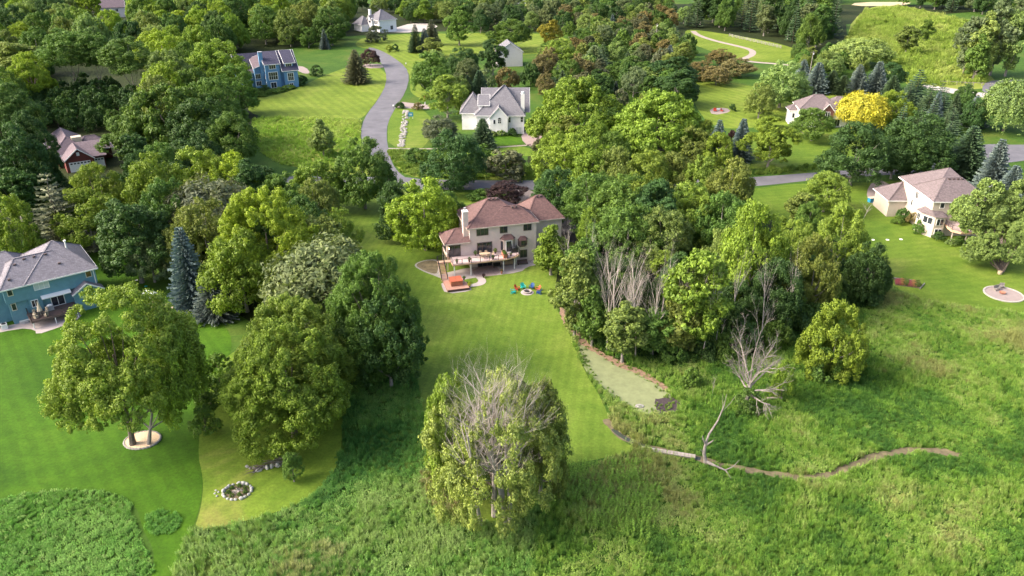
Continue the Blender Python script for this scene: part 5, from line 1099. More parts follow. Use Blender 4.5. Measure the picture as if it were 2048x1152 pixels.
T('O', 600, 395, 15, 120, 'md', 'deep green tree below the yellow roadside tree', v=1)
T('G', 38, 222, 20, 125, 'dg', 'large dark tree left of the red house', v=0)
T('O', 10, 250, 19, 130, 'dg', 'dark tree at the left edge beside the red house', v=1)
T('O', 5, 388, 15, 110, 'yg', 'yellow-green tree at the left edge above the teal house', v=1)
T('O', 245, 233, 13, 90, 'g', 'mid green tree standing right beside the red house', v=3)
for px, yt, w, c, lb in ((128, 58, 105, 'g', 'tall forest tree with long pale bare trunk, second from the left edge'), (178, 62, 90, 'g', 'tall forest tree with long pale trunk in the middle of the dark gap'), (250, 76, 105, 'g', 'tall forest tree with leaning trunk right of the dark gap'), (22, 82, 110, 'ol', 'tall forest tree with bare trunk at the left edge')):
    T('O', px, yt, 20, w, c, lb, base=196 if px < 200 else 205, cbo=.48)
T('D', 330, 168, 20, 220, 'g', 'very broad domed tree right of the red house', v=0)
T('O', 400, 195, 18, 150, 'dg', 'dark tree on the right shoulder of the broad domed tree', v=1)
T('O', 455, 225, 16, 110, 'g', 'mid green tree at the left edge of the wild grass field', v=0)
T('O', 275, 300, 13, 80, 'dg', 'dark low tree under the broad domed tree', v=0)
T('O', 385, 262, 14, 120, 'dg', 'dark tree at the lower edge of the broad domed tree', v=2)
T('O', 330, 122, 17, 100, 'yg', 'bright yellow-green tree left of the blue house', v=1)
T('O', 320, 62, 19, 110, 'by', 'bright yellow-topped tree in the forest left of the blue house', v=2)
T('O', 430, 80, 19, 120, 'yg', 'yellow-green tree just left of the blue house roof', v=0)
T('O', 465, 130, 16, 80, 'g', 'mid green tree touching the left wall of the blue house', v=1)
T('V', 640, 232, 9, 55, 'lg', 'slender pale tree alone in the wild grass field', base=312)
T('O', 905, 262, 14, 128, 'dg', 'dense dark maple beside the road crossing', base=378, v=4, cbo=.03)
T('O', 845, 358, 14, 145, 'by', 'bright yellow-green tree left of the beige house', base=497, v=1)
T('O', 795, 362, 13, 95, 'dg', 'dark tree on the left flank of the bright tree by the beige house', base=478, v=0)
T('O', 890, 385, 11, 90, 'g', 'mid green tree touching the roof of the beige house', base=480, v=1)
T('S', 880, 430, 7, 34, 'sg', 'narrow dark evergreen at the left wall of the beige house', base=482)
T('O', 1013, 362, 5, 78, 'pu', 'small dark purple ornamental tree behind the beige house roof', base=402)
T('B', 965, 378, 3, 60, 'g', 'green shrub left of the purple ornamental tree', base=398)
T('O', 893, 152, 13, 82, 'yo', 'yellow-tinged maple left of the white house', base=238, v=3)
T('S', 965, 236, 7.5, 46, 'sg', 'dark green spruce in front of the white house', base=296)
T('O', 880, 232, 8, 80, 'gb', 'dull green shrubby tree left of the white house lawn', v=0)
T('B', 1010, 300, 5, 95, 'gb', 'wide dull thicket on the verge below the white house', base=352)
T('B', 965, 290, 5, 50, 'g', 'green shrub right of the dense dark maple', base=345)
T('B', 830, 298, 3.5, 60, 'g', 'green shrub on the grass verge inside the road corner', base=325)
T('B', 1083, 276, 4, 36, 'gb', 'greyish round shrub at the right end of the white house path', base=303)
T('D', 1160, 152, 15, 215, 'yg', 'very wide domed tree right of the white house', base=285, v=0)
T('D', 1320, 180, 14, 205, 'yg', 'wide domed tree in front of the upper right lawn', base=312, v=1)
T('O', 1215, 215, 11, 120, 'g', 'mid green tree in the gap between the two wide domed trees', v=0)
T('O', 1345, 112, 12, 92, 'dg', 'dark oval maple above the wide domed trees, rear one', v=3)
T('O', 1358, 140, 12, 98, 'dg', 'dark oval maple above the wide domed trees, front one', base=212, v=3)
for px, yt, h, w, c, lb in ((1130, 268, 14, 130, 'yg', 'yellow-green tree at the left of the long row above the crossing road'), (1185, 280, 14, 115, 'yg', 'second yellow-green tree of the long row above the crossing road'),
        (1240, 290, 14, 100, 'ol', 'olive tree in the middle of the row above the crossing road'), (1295, 300, 14, 110, 'yo', 'yellow-tinged tree right of the middle of the row above the crossing road'),
        (1350, 305, 13, 100, 'ol', 'olive tree towards the right of the row above the crossing road'), (1405, 312, 13, 90, 'yo', 'yellow-tinged tree near the blue spruces by the crossing road'),
        (1465, 315, 14, 110, 'ol', 'olive tree at the right end of the tree belt by the crossing road'), (1115, 335, 12, 95, 'dg', 'dark tree above the garage of the beige house'),
        (1180, 345, 14, 130, 'g', 'mid green tree right of the beige house garage'), (1250, 352, 15, 150, 'g', 'wide mid green tree in the tree belt centre'),
        (1310, 362, 15, 120, 'dg', 'dark tree in the tree belt centre'), (1380, 368, 14, 125, 'yo', 'yellowish tree in the belt above the dead trees'),
        (1450, 385, 14, 120, 'g', 'mid green tree in the belt above the slender dead tree'), (1260, 410, 13, 140, 'g', 'mid green tree above the bare dead group'),
        (1330, 415, 13, 120, 'ol', 'olive tree above the bare dead group')):
    T('O', px, yt, h, w, c, lb)
T('V', 1104, 440, 11, 84, 'yg', 'yellow-green tree touching the right corner of the beige house', base=548)
T('V', 1155, 505, 12, 85, 'ol', 'tall leafy tree overhanging the chairs lawn from the right', base=672)
T('V', 1190, 560, 11, 74, 'g', 'mid green columnar tree at the head of the mud patch', base=690)
T('V', 1252, 600, 12, 84, 'ol', 'olive columnar tree at the front of the dead group', base=722)
T('V', 1312, 615, 9, 84, 'g', 'mid green tree just behind the mud patch', base=712)
T('V', 1165, 470, 12, 80, 'g', 'mid green tree behind the tall lawn-edge tree', base=620)
T('V', 1400, 495, 15, 120, 'yg', 'tall yellow-green tree left of the slender dead tree', base=705)
T('V', 1368, 560, 13, 84, 'ol', 'olive tree between the dead group and the slender dead tree', base=712)
T('O', 1520, 400, 16, 145, 'yg', 'big yellow-green tree right of the slender dead tree', base=610, v=2)
T('O', 1455, 455, 13, 95, 'ol', 'olive tree directly behind the slender dead tree', v=0)
T('O', 1640, 468, 13, 105, 'ol', 'olive tree with grey twigs left of the right lawn', base=635, v=1)
T('O', 1695, 406, 13, 108, 'yo', 'yellow-tinged tree at the left edge of the right lawn', base=545, v=2)
T('O', 1600, 440, 12, 85, 'yo', 'small yellow-tinged tree behind the olive tree with grey twigs', v=0)
T('O', 1745, 485, 10, 90, 'dg', 'dark rounded tree beside the timber flower bed', base=602, v=1)
T('O', 1560, 520, 11, 120, 'dg', 'dark tree below the big yellow-green tree', base=655, v=0)
T('O', 1250, 515, 11, 110, 'dg', 'dark tree among the bare dead group', base=630, v=1)
T('O', 1480, 560, 8, 90, 'dg', 'low dark tree behind the slender dead tree foot', base=655, v=1)
T('O', 1685, 603, 12, 132, 'yg', 'yellow-green tree standing alone in the meadow right of the dead tree', base=748, v=1, cbo=.0)
T('B', 1655, 700, 3.5, 70, 'g', 'green bush under the left side of the lone meadow tree', base=762)
T('B', 1597, 588, 6, 58, 'g', 'round green bush in front of the dark trees', base=648)
T('B', 1575, 722, 5, 46, 'yg', 'small bright vine-covered bush right of the big dead tree', base=795)
T('B', 1385, 735, 3, 44, 'g', 'green bush in the weeds right of the mud patch top', base=772)
for px, yt, b, w, v, lb in ((1212, 462, 672, 120, 0, 'bare dead tree at the left of the dead group'), (1245, 490, 705, 120, 0, 'bare dead tree in the front of the dead group'), (1290, 462, 690, 120, 1, 'bare dead tree at the centre of the dead group'),
        (1338, 455, 680, 100, 2, 'bare dead tree at the right of the dead group'), (1180, 425, 590, 90, 2, 'bare dead tree near the beige house garage'), (1320, 500, 712, 100, 1, 'bare dead tree in front right of the dead group'),
        (1265, 470, 700, 100, 2, 'bare dead tree between the front and the centre of the dead group'), (1375, 505, 705, 70, 0, 'bare dead tree at the far right end of the dead group'), (1135, 420, 560, 60, 1, 'bare dead tree beside the garage wall of the beige house'),
        (1432, 480, 722, 60, 1, 'bare slim dead tree left behind the slender dead tree'), (1458, 492, 706, 55, 2, 'bare slim dead tree just left of the slender dead tree'), (1552, 500, 694, 60, 0, 'bare slim dead tree right of the slender dead tree'), (1604, 470, 672, 50, 2, 'bare slim dead tree before the olive tree with grey twigs'),
        (1285, 540, 716, 90, 0, 'bare dead tree standing lowest at the front of the dead group'), (1225, 520, 705, 70, 2, 'bare dead tree at the front left of the dead group'), (1355, 520, 700, 80, 1, 'bare dead tree behind the right front of the dead group')):
    T('X', px, yt, 12, w, 'gb', lb, base=b, v=v)
T('X', 1486, 468, 12, 62, 'gb', 'slender pale dead tree standing clear before the dark trees', base=668, v=2)
T('X', 1526, 618, 10, 104, 'gb', 'large sprawling dead tree in the meadow', base=815, v=4, rot=2.2)
T('B', 1500, 780, 2.5, 55, 'md', 'dark weedy shrub at the foot of the large sprawling dead tree', base=822)
T('X', 1745, 520, 10, 60, 'gb', 'thin bare tree in front of the dark rounded tree', base=610, v=1)
T('X', 1735, 395, 7, 40, 'gb', 'thin bare twigs behind the yellow-tinged tree', base=440, v=1)
fg = T('G', 985, 690, 17, 312, (.205, .280, .078), 'large foreground tree with bare dead branches in its middle', base=1000, v=3, bare=7, cbo=.05)
T('O', 900, 745, 12, 110, 'yo', 'yellowish left side crown of the large foreground tree', base=972, v=1, cbo=.03)
T('O', 1085, 760, 11, 110, 'ol', 'grey-olive right side crown of the large foreground tree', base=985, v=2, cbo=.03)
T('O', 580, 903, 2.6, 46, 'g', 'young green tree beside the brush pile', base=962, v=3)
T('O', 1720, 246, 13, 148, 'dg', 'dark spreading oak above the crossing road right', base=368, v=0)
T('O', 1842, 225, 14, 150, 'dg', 'dark oak right of the spreading oak', base=352, v=1)
T('O', 1800, 262, 12, 90, 'dg', 'dark tree in the gap between the two dark oaks', v=0)
T('S', 1952, 250, 12, 76, 'sg', 'tall dark spruce above the tan house', base=362)
T('S', 2008, 276, 13, 68, 'bl', 'tall blue spruce at the right edge above the tan house', base=400)
T('S', 2035, 330, 12, 60, 'bl', 'blue-grey spruce behind the tan house chimney', base=420)
T('P', 1905, 240, 9, 60, 'sg', 'dark conifer left of the tall dark spruce', v=0)
T('W', 1733, 178, 9.5, 90, 'ye', 'golden yellow tree in front of the brick and white house', base=258, v=1)
T('O', 1792, 180, 10, 80, 'yg', 'yellow-green half on the right of the golden tree', base=256, v=1)
T('O', 1632, 214, 6.5, 92, 'g', 'low spreading green tree in front of the white wall by the golden tree', base=280, v=2)
T('S', 1441, 238, 11, 44, 'bl', 'blue spruce at the end of the crossing-road row, left of the pair', base=328)
T('S', 1489, 236, 11, 40, 'bl', 'blue spruce at the end of the crossing-road row, right of the pair', base=322)
T('B', 1466, 262, 4, 30, 'pu', 'dark purple shrub between the pair of blue spruces', base=318)
T('O', 1548, 236, 12, 100, 'yg', 'yellow-green maple right of the pair of blue spruces', base=336, v=3)
T('O', 1525, 166, 8, 62, 'ol', 'olive tree on the upper right lawn', base=236, v=0)
T('O', 1570, 122, 11, 108, 'lg', 'pale green tree on the upper right lawn', base=214, v=1)
T('O', 1658, 345, 7, 108, 'yo', 'brown-tinged rounded tree beside the crossing road right', base=422, v=0)
for px, yt, w, b, c, lb in ((1610, 118, 36, 180, 'bl', 'blue spruce left in the dark spruce hedge row'), (1640, 124, 44, 186, 'bl', 'blue spruce second in the dark spruce hedge row'), (1668, 140, 40, 186, 'sg', 'dark spruce third in the spruce hedge row'),
        (1690, 150, 36, 188, 'sg', 'dark spruce fourth in the spruce hedge row'), (1723, 128, 40, 190, 'bl', 'blue spruce fifth in the spruce hedge row'), (1762, 122, 42, 190, 'bl', 'blue spruce sixth in the spruce hedge row'), (1790, 150, 36, 196, 'sg', 'dark spruce at the right end of the spruce hedge row')):
    T('S', px, yt, 9, w, c, lb, base=b)
for px, yt, h, w, lb in ((1843, 137, 12, 62, 'dark conifer tallest above the golden tree'), (1868, 165, 11, 56, 'dark conifer second right of the golden tree'), (1825, 160, 10, 56, 'dark conifer directly behind the golden tree'), (1895, 175, 10, 56, 'dark conifer third right of the golden tree'), (1910, 215, 8, 50, 'dark conifer low right of the dark oaks'), (1888, 165, 9, 40, 'slim dark conifer before the far county road'), (1940, 165, 7, 44, 'dark conifer touching the far county road')):
    T('P', px, yt, h, w, 'sg', lb)
T('S', 1958, 192, 8, 40, 'bl', 'blue spruce right of the far county road bend', base=252)
T('W', 1728, 72, 12, 105, 'lg', 'pale willow behind the spruce hedge row', v=0)
T('O', 1780, 125, 10, 70, 'dg', 'dark rounded tree at the right end of the spruce hedge row', v=0)
T('W', 2035, 146, 12, 95, 'lg', 'pale weeping willow at the right edge', v=2, base=262)
for px, yt, b, w, c, lb in ((1953, 30, 150, 58, 'gg', 'leftmost of the tall poplars beside the pasture'), (1985, 14, 154, 66, 'lg', 'second of the tall poplars beside the pasture from the left'), (2016, 4, 150, 66, 'gg', 'third of the tall poplars beside the pasture from the left'), (2044, 18, 152, 60, 'lg', 'rightmost of the tall poplars beside the pasture'), (1968, 62, 160, 52, 'g', 'shorter tree standing before the tall poplars by the pasture')):
    T('V', px, yt, 18, w, c, lb, base=b)
T('V', 1822, 48, 11, 44, 'ol', 'thin olive tree alone in the pasture, left one', base=108)
T('V', 1858, 38, 9, 26, 'g', 'small tree alone in the pasture, right one', base=86)
for px, yt, w, lb in ((1405, 122, 66, 'rusty brown thicket left of the trail bend'), (1442, 98, 60, 'rusty brown thicket behind the trail thicket'), (1478, 116, 70, 'rusty brown thicket right of the trail bend'), (1435, 132, 60, 'rusty brown thicket nearest the upper right lawn')):
    T('O', px, yt, 7, w, 'br', lb, v=0)
T('O', 1100, 40, 12, 48, (.27, .26, .04), 'golden egg-shaped tree in the top centre', base=95, v=3)
T('O', 1020, 38, 12, 88, 'g', 'mid green rounded tree left of the golden egg-shaped tree', base=100, v=0)
T('O', 917, 20, 13, 62, 'g', 'tall oval green tree right of the far white house', base=90, v=3)
T('O', 985, 80, 11, 62, 'dg', 'dark tree hiding the left of the grey house', base=150, v=3)
T('B', 752, 52, 6, 50, 'gb', 'wide dull purple-green bush before the far white house', base=84)
T('B', 772, 36, 5, 28, 'pu', 'dark purple small tree right of the far white house', base=50)
T('S', 829, 48, 11, 26, 'sg', 'dark spruce left in the trio right of the far white house', base=105)
T('S', 848, 56, 10, 24, 'bl', 'blue spruce in the middle of the trio right of the far white house', base=104)
T('S', 862, 38, 11, 28, 'gb', 'grey spruce behind the trio right of the far white house', base=90)
T('O', 862, 76, 7, 48, 'ol', 'olive rounded tree in front of the spruce trio', base=114, v=3)
T('S', 708, 98, 8, 44, 'gb', 'stout grey-green spruce on the lawn corner by the road', base=166)
T('O', 738, 98, 5, 42, 'pu', 'dark purple tree at the road bend', base=132)
T('O', 1120, 78, 12, 72, 'yo', 'yellow-tinged tree right of the grey house', v=0)
T('O', 860, 105, 12, 88, 'g', 'mid green tree right of the road bend', base=192, v=1)
T('O', 925, 95, 12, 70, 'dg', 'dark tree between the road bend tree and the grey house', v=0)
T('S', 935, 150, 7, 28, 'sg', 'small dark spruce left behind the white house', base=188)
T('S', 958, 140, 8, 34, 'sg', 'small dark spruce behind the white house roof', base=190)
T('S', 1190, 90, 10, 50, 'gg', 'bluish pine in the top centre thicket', v=0)

# hedge and shrubs by the houses
for k, (px, py, w) in enumerate(((505, 190, 26), (523, 188, 26), (541, 184, 26), (559, 180, 26), (577, 175, 26), (592, 168, 22))):
    T('B', px, py - 6, 1.7, w, 'g', ('first', 'second', 'third', 'fourth', 'fifth', 'sixth')[k] + ' clipped shrub from the left in the hedge before the blue house', group='clipped hedge before the blue house')
T('B', 530, 170, 2.4, 26, 'dg', 'dark shrub at the patio door of the blue house', base=182); T('B', 600, 150, 3, 28, 'dg', 'dark shrub at the right wall of the blue house', base=170); T('B', 632, 130, 3, 28, 'dg', 'rounded dark shrub beside the pink drive', base=152)
T('B', 985, 262, 1.6, 20, 'lg', 'pale flowering shrub at the white house wall, left', base=272); T('B', 1003, 260, 1.8, 20, 'lg', 'pale flowering shrub at the white house wall, middle', base=271); T('B', 1025, 256, 2.4, 20, 'dg', 'dark shrub at the white house wall, right', base=272)
T('B', 1810, 416, 3, 30, 'md', 'round dark green shrub by the garage of the tan house', base=442); T('B', 1830, 425, 2.4, 28, 'br', 'orange-flowered shrub by the tan house wall', base=450); T('B', 1845, 440, 2.4, 32, 'g', 'green shrub below the orange-flowered one', base=466)
T('B', 1798, 432, 1.6, 24, 'g', 'low green shrub in front of the tan garage', base=448); T('B', 1880, 464, 1.8, 26, 'dg', 'dark shrub at the bay foot of the tan house', base=480); T('B', 1905, 478, 1.4, 24, 'lg', 'pale low shrub under the tan house deck', base=490); T('B', 1920, 472, 1.8, 20, 'g', 'green shrub right of the pale low shrub', base=488)
T('B', 846, 478, 1.6, 22, 'dg', 'round dark shrub in the stone bed left of the beige house', base=498); T('B', 800, 240 - 36, 2, 20, 'dg', 'dark round shrub beside the pink driveway', base=216); T('B', 835, 205, 1.6, 24, 'br', 'low reddish shrub beside the pink driveway', base=220)
T('B', 1466, 208, 2.6, 15, 'dg', 'dark round shrub at the distant patio', base=222); T('B', 1085, 490, 1.2, 24, 'ye', 'yellow flowering shrub at the right corner of the beige house', base=506)
for k, (px, py) in enumerate(((808, 472), (820, 488), (868, 470), (880, 492))): T('B', px, py - 4, .9, 12, 'g', 'small low plant in the stone bed left of the beige house, ' + ('farthest left', 'lower left', 'upper right', 'nearest stairs')[k], base=py)
for k, (px, py, c) in enumerate(((778, 98, 'yo'), (790, 96, 'dg'))): T('B', px, py - 8, 3, 14, c, ('small yellowish bush', 'small dark bush')[k] + ' on the lawn inside the far road bend', base=py + 6)

# arching willow with ball-shaped tufts on the right lawn, and the leaning snag by the ditch
wx, wy = at(2005, 545); wl_ = empty('willow_tree', (wx, wy, 0), 0, 'leaning multi-stemmed willow with ball-shaped tufts on the right lawn', 'tree')
stem = MB()
for n_i, (px, py, z, rr2) in enumerate(((1945, 425, 7.5, 3.6), (1962, 398, 9, 2.4), (1995, 405, 10, 2.6), (2035, 420, 9, 2.9), (2044, 470, 7, 2.2), (1958, 498, 3.4, 2.4), (1930, 440, 6.2, 2.4), (2010, 468, 5.5, 1.9), (1985, 440, 7.5, 2.0), (1978, 505, 3.6, 1.8), (2028, 505, 4.2, 2.2), (2012, 440, 7.5, 2.4))):
    x, y = at(px, py, z); x -= wx; y -= wy; y = max(-6, min(9, y)); 
    stem.tube([(0, 0, 0), (x * .45, y * .4, z * .35), (x * .85, y * .8, z * .8), (x, y, z)], [.22, .17, .11, .05], 7)
    me, W, H, B = PROTO['O'][n_i % 4] if n_i % 3 else PROTO['C'][0]
    o = link('tuft', me, None, wl_); s = 2.5 * rr2 / W; o.scale = (s, s, s); o.location = (x, y, z - rr2 * .95); o.rotation_euler = (0, 0, n_i); o.color = (*COL['lg'], 1)
stem.build('trunk', M['bark'], wl_); TREES.append((wx, wy, 5))
nx, ny = at(1412, 930); sn = empty('dead_snag', (nx, ny, 0), 0, 'pale broken dead trunk leaning over the ditch by the footbridge', 'dead tree')
s_ = MB(); s_.tube([(0, 0, 0), (-.35, .3, 1.6), (-.25, .5, 2.8), (.1, .8, 4.0)], [.27, .21, .16, .12], 9)
s_.tube([(.1, .8, 4.0), (1.1, 1.2, 5.8), (1.7, 1.6, 7.6), (1.9, 1.8, 9.2)], [.13, .09, .06, .02], 6); s_.tube([(1.1, 1.2, 5.8), (1.5, 1.2, 7.4), (1.3, 1.4, 9.4)], [.06, .04, .015], 5); s_.tube([(1.5, 1.5, 6.8), (2.4, 1.6, 8.0), (2.9, 1.6, 9.0)], [.05, .03, .012], 4)
s_.tube([(-.25, .5, 2.8), (-.7, .4, 3.7), (-.75, .4, 4.1)], [.14, .09, .03], 6); s_.tube([(-.2, .5, 2.6), (.4, .3, 3.3), (.7, .3, 3.7)], [.15, .08, .03], 6); s_.tube([(-.35, .3, 1.6), (-.9, .2, 2.2)], [.1, .03], 5)
s_.tube([(0, 0, .5), (.9, -.8, .5), (2.0, -1.4, .35), (2.9, -1.3, .8), (3.6, -1.1, 1.6)], [.22, .16, .10, .05, .02], 7); s_.tube([(2.0, -1.4, .35), (2.3, -2.4, .2), (2.2, -3.2, .6)], [.09, .05, .02], 5)
s_.build('trunk', M['deadgrey'], sn)
for px, pb2, h, w, lb in ((1440, 680, 5, 22, 'small bare white sapling left of the big dead tree'), (1690, 760, 3, 16, 'short bare stick at the foot of the lone meadow tree'), (1425, 790, 4, 18, 'thin bare twig standing in weeds above the ditch')):
    x, y = at(px, pb2); tree('X', x, y, h, w / pxm(x, y, 2), 'gb', lb, v=1)

# ------------------------------------------------------------------ woods filled tree by tree
HZ = [(x + 5 * math.cos(.3), y + 5, s * .72) for x, y, s in HOUSES]
# open ground and houses seen over the trees: nothing planted in front of them (picture rows and columns)
OPEN_VIEWS = [(206, 2, 238, 18), (112, 258, 212, 322), (520, 245, 715, 320), (492, 96, 600, 175), (520, 195, 760, 236), (942, 172, 1056, 285), (722, 92, 815, 300), (1400, 172, 1520, 232), (1735, 350, 1990, 470), (1575, 195, 1690, 240), (1520, 346, 1640, 372), (890, 362, 1055, 378), (905, 400, 1130, 520), (1700, 20, 1930, 165), (715, 22, 790, 70), (1395, 68, 1560, 115), (1740, 440, 2048, 560), (1600, 250, 1650, 330), (110, 120, 250, 200), (1000, 85, 1045, 120), (0, 490, 200, 650), (200, 545, 330, 640)]
CAND = []
def fill(poly, spacing, kinds, hs, cols, wf=(.55, .8), grow=0.0, avoid=.62, seed=1, maxn=400, dx=(0, 0)):
    r = random.Random(seed); P = [at(*p) for p in poly]; x0 = min(p[0] for p in P); x1 = max(p[0] for p in P); y0 = min(p[1] for p in P); y1 = min(1100, max(p[1] for p in P)); n = 0
    y = y0; row = 0
    while y < y1:
        sp_ = spacing * (1 + grow * max(0, (y - 150)) / 300); x = x0 + (row % 2) * sp_ / 2
        while x < x1:
            xx = x + r.uniform(-.33, .33) * sp_; yy = y + r.uniform(-.33, .33) * sp_; x += sp_
            if abs(xx) > .68 * (yy * _c + CAM_H * _s) + 10 or n >= maxn: continue
            q = np.array([[xx, yy]])
            if not inpoly(q, P)[0] or inzones(q, 'road', 'mown', 'hard', 'driveway', 'trail', 'pasture', 'mud', 'patio')[0]: continue
            if any((xx - a) ** 2 + (yy - b) ** 2 < (s) ** 2 for a, b, s in HZ): continue
            k = r.choice(kinds); h = r.uniform(*hs); w = h * r.uniform(*wf) * (.62 if k in 'SP' else 1) * (.8 if k == 'V' else 1)
            if any((xx - a) ** 2 + (yy - b) ** 2 < ((rr3 + w / 2) * avoid) ** 2 for a, b, rr3 in TREES): continue
            u, v0 = shown(xx, yy, h); v1 = shown(xx, yy, 0)[1]; hwp = w * .5 * pxm(xx, yy, h * .5)
            if k != 'B' and any(u + hwp > a and u - hwp < c2_ and v0 < d2 and v1 > b2_ + 6 for a, b2_, c2_, d2 in OPEN_VIEWS): continue
            c = r.choice(cols); c = 'sg' if k == 'P' else (r.choice(['sg', 'bl', 'sg']) if k == 'S' else c)
            n += 1; CAND.append((k, xx, yy, h, w, c)); TREES.append((xx, yy, w / 2))
        y += sp_ * .87; row += 1
    return n
nf = 0
nf += fill([(-400, 480), (0, 425), (60, 470), (200, 480), (420, 545), (520, 600), (650, 640), (690, 600), (680, 470), (600, 410), (520, 372), (330, 345), (220, 350), (0, 400), (-400, 430)], 10, 'OOOV', (12, 15), ['dg', 'md', 'g', 'dg', 'ol'], wf=(.7, .9), seed=2)
nf += fill([(-500, 330), (60, 320), (110, 232), (230, 215), (300, 300), (480, 300), (500, 215), (480, 140), (480, 108), (590, 118), (720, 88), (700, 16), (-900, 16)], 14, 'OGGDO', (16, 20), ['yg', 'dg', 'g', 'md', 'g', 'yg', 'by', 'lg', 'ol'], wf=(.78, 1.0), grow=.28, seed=3, maxn=200)
nf += fill([(1165, 640), (1200, 690), (1330, 715), (1500, 672), (1640, 650), (1770, 585), (1735, 520), (1600, 440), (1480, 395), (1150, 388), (1180, 480)], 8.5, 'OVVO', (8, 11.5), ['ol', 'yg', 'dg', 'g', 'md', 'dg'], wf=(.6, .8), seed=4)
nf += fill([(1070, 345), (1100, 300), (1250, 300), (1420, 318), (1480, 345), (1250, 352)], 9.5, 'OO', (10, 12.5), ['ol', 'yg', 'yo', 'g'], wf=(.75, .95), seed=5)
nf += fill([(830, 200), (930, 195), (1060, 190), (1110, 205), (1390, 205), (1380, 120), (1400, 62), (1340, 20), (1130, 20), (1115, 95), (1060, 150), (860, 150)], 9.5, 'OOOOCPSB', (7, 11), ['g', 'dg', 'ol', 'md', 'gb', 'br', 'g', 'gg', 'lg'], wf=(.85, 1.15), grow=.28, seed=6, maxn=150)
nf += fill([(860, 14), (1340, 14), (1340, 60), (1120, 66), (940, 66), (860, 40)], 14, 'OOOCP', (9, 13), ['g', 'dg', 'lg', 'ol', 'gg', 'md'], wf=(.85, 1.15), seed=7, maxn=90)
nf += fill([(1390, 58), (1470, 64), (1590, 90), (1630, 125), (1700, 125), (1690, 40), (1700, 14), (1390, 14)], 12, 'OPVOP', (15, 20), ['dg', 'g', 'gg', 'md', 'dg'], wf=(.65, .9), seed=8, maxn=80)
nf += fill([(1560, 120), (1620, 150), (1810, 170), (1790, 135), (1700, 118)], 8, 'OOB', (6, 9), ['lg', 'g', 'ol', 'md'], wf=(.85, 1.1), seed=9, maxn=22)
nf += fill([(1760, 218), (1960, 215), (1950, 285), (1880, 318), (1790, 300)], 8.5, 'PPOS', (8, 11), ['dg', 'md'], wf=(.75, .95), seed=10, maxn=34)
nf += fill([(1890, 360), (2300, 340), (2300, 420), (2060, 420), (1990, 385)], 9, 'SPO', (10, 14), ['dg', 'md'], seed=12, maxn=20)
nf += fill([(1930, 30), (2100, 60), (2500, 120), (2500, 10), (1780, 8), (1800, 30)], 14, 'OVPV', (14, 18), ['g', 'gg', 'dg', 'lg'], wf=(.7, .95), seed=11, maxn=60)
nf += fill([(560, 112), (700, 92), (760, 60), (860, 46), (860, 18), (560, 18)], 13, 'OOCS', (9, 13), ['yg', 'lg', 'g', 'dg'], wf=(.8, 1.05), seed=14, maxn=50)
nf += fill([(1110, 160), (1380, 160), (1390, 210), (1200, 215), (1110, 205)], 7, 'BBOS', (4, 6), ['gb', 'g', 'ol', 'dg'], wf=(1, 1.3), seed=15, maxn=36)
nf += fill([(0, 420), (430, 520), (640, 690), (840, 745), (830, 620), (560, 520), (330, 400)], 6.5, 'B', (3, 4.5), ['dg', 'md', 'g'], wf=(1.1, 1.5), avoid=.25, seed=21, maxn=60)
nf += fill([(1150, 650), (1190, 700), (1340, 742), (1560, 690), (1760, 610), (1760, 560), (1500, 600), (1200, 600)], 4.2, 'B', (2.4, 4.6), ['dg', 'md', 'g', 'g'], wf=(1.1, 1.5), avoid=.15, seed=22, maxn=110)
nf += fill([(40, 262), (235, 262), (300, 235), (330, 120), (40, 120), (0, 235)], 6, 'B', (4, 8), ['dg', 'md', 'dg'], wf=(.9, 1.2), avoid=.2, seed=23, maxn=190)
# of the surveyed wood, trees wholly hidden behind nearer crowns are left out
OCC = np.zeros((576, 1024), bool); keepers = []
def disc(x, y, w, h, kind):
    u, vt = shown(x, y, h); vb = shown(x, y, h * .08)[1]; k = .5 * pxm(x, y, h * .5); rx_ = max(.6, w * .5 * k); cy = (vt + vb) / 4; ry_ = max(.6, (vb - vt) / 4); cx_ = u / 2
    x0, x1, y0, y1 = int(max(0, cx_ - rx_)), int(min(1023, cx_ + rx_)) + 1, int(max(0, cy - ry_)), int(min(575, cy + ry_)) + 1
    if x1 <= x0 or y1 <= y0 or cx_ + rx_ < 0 or cx_ - rx_ > 1023: return None
    yy_, xx_ = np.mgrid[y0:y1, x0:x1]; e = ((xx_ - cx_) / rx_) ** 2 + ((yy_ - cy) / ry_) ** 2
    if kind in 'SP': e = np.where(np.abs(xx_ - cx_) / rx_ < np.clip((yy_ - (cy - ry_)) / (2 * ry_), 0, 1), .5, 2)
    return (slice(y0, y1), slice(x0, x1)), e
for q in sorted([(y, None, (x, y, w, h, k)) for x, y, w, h, k in TALL if k != 'X'] + [(c_[2], c_, (c_[1], c_[2], c_[4], c_[3], c_[0])) for c_ in CAND], key=lambda t: t[0]):
    m = disc(*q[2])
    if m is None: continue
    sl_, e = m
    if q[1] is not None and (e < 1)[~OCC[sl_]].sum() >= 9: keepers.append(q[1])
    elif q[1] is not None: continue
    OCC[sl_] |= e < .62
for c_ in keepers: tree(*c_)
print('filled trees', nf, 'kept', len(keepers))

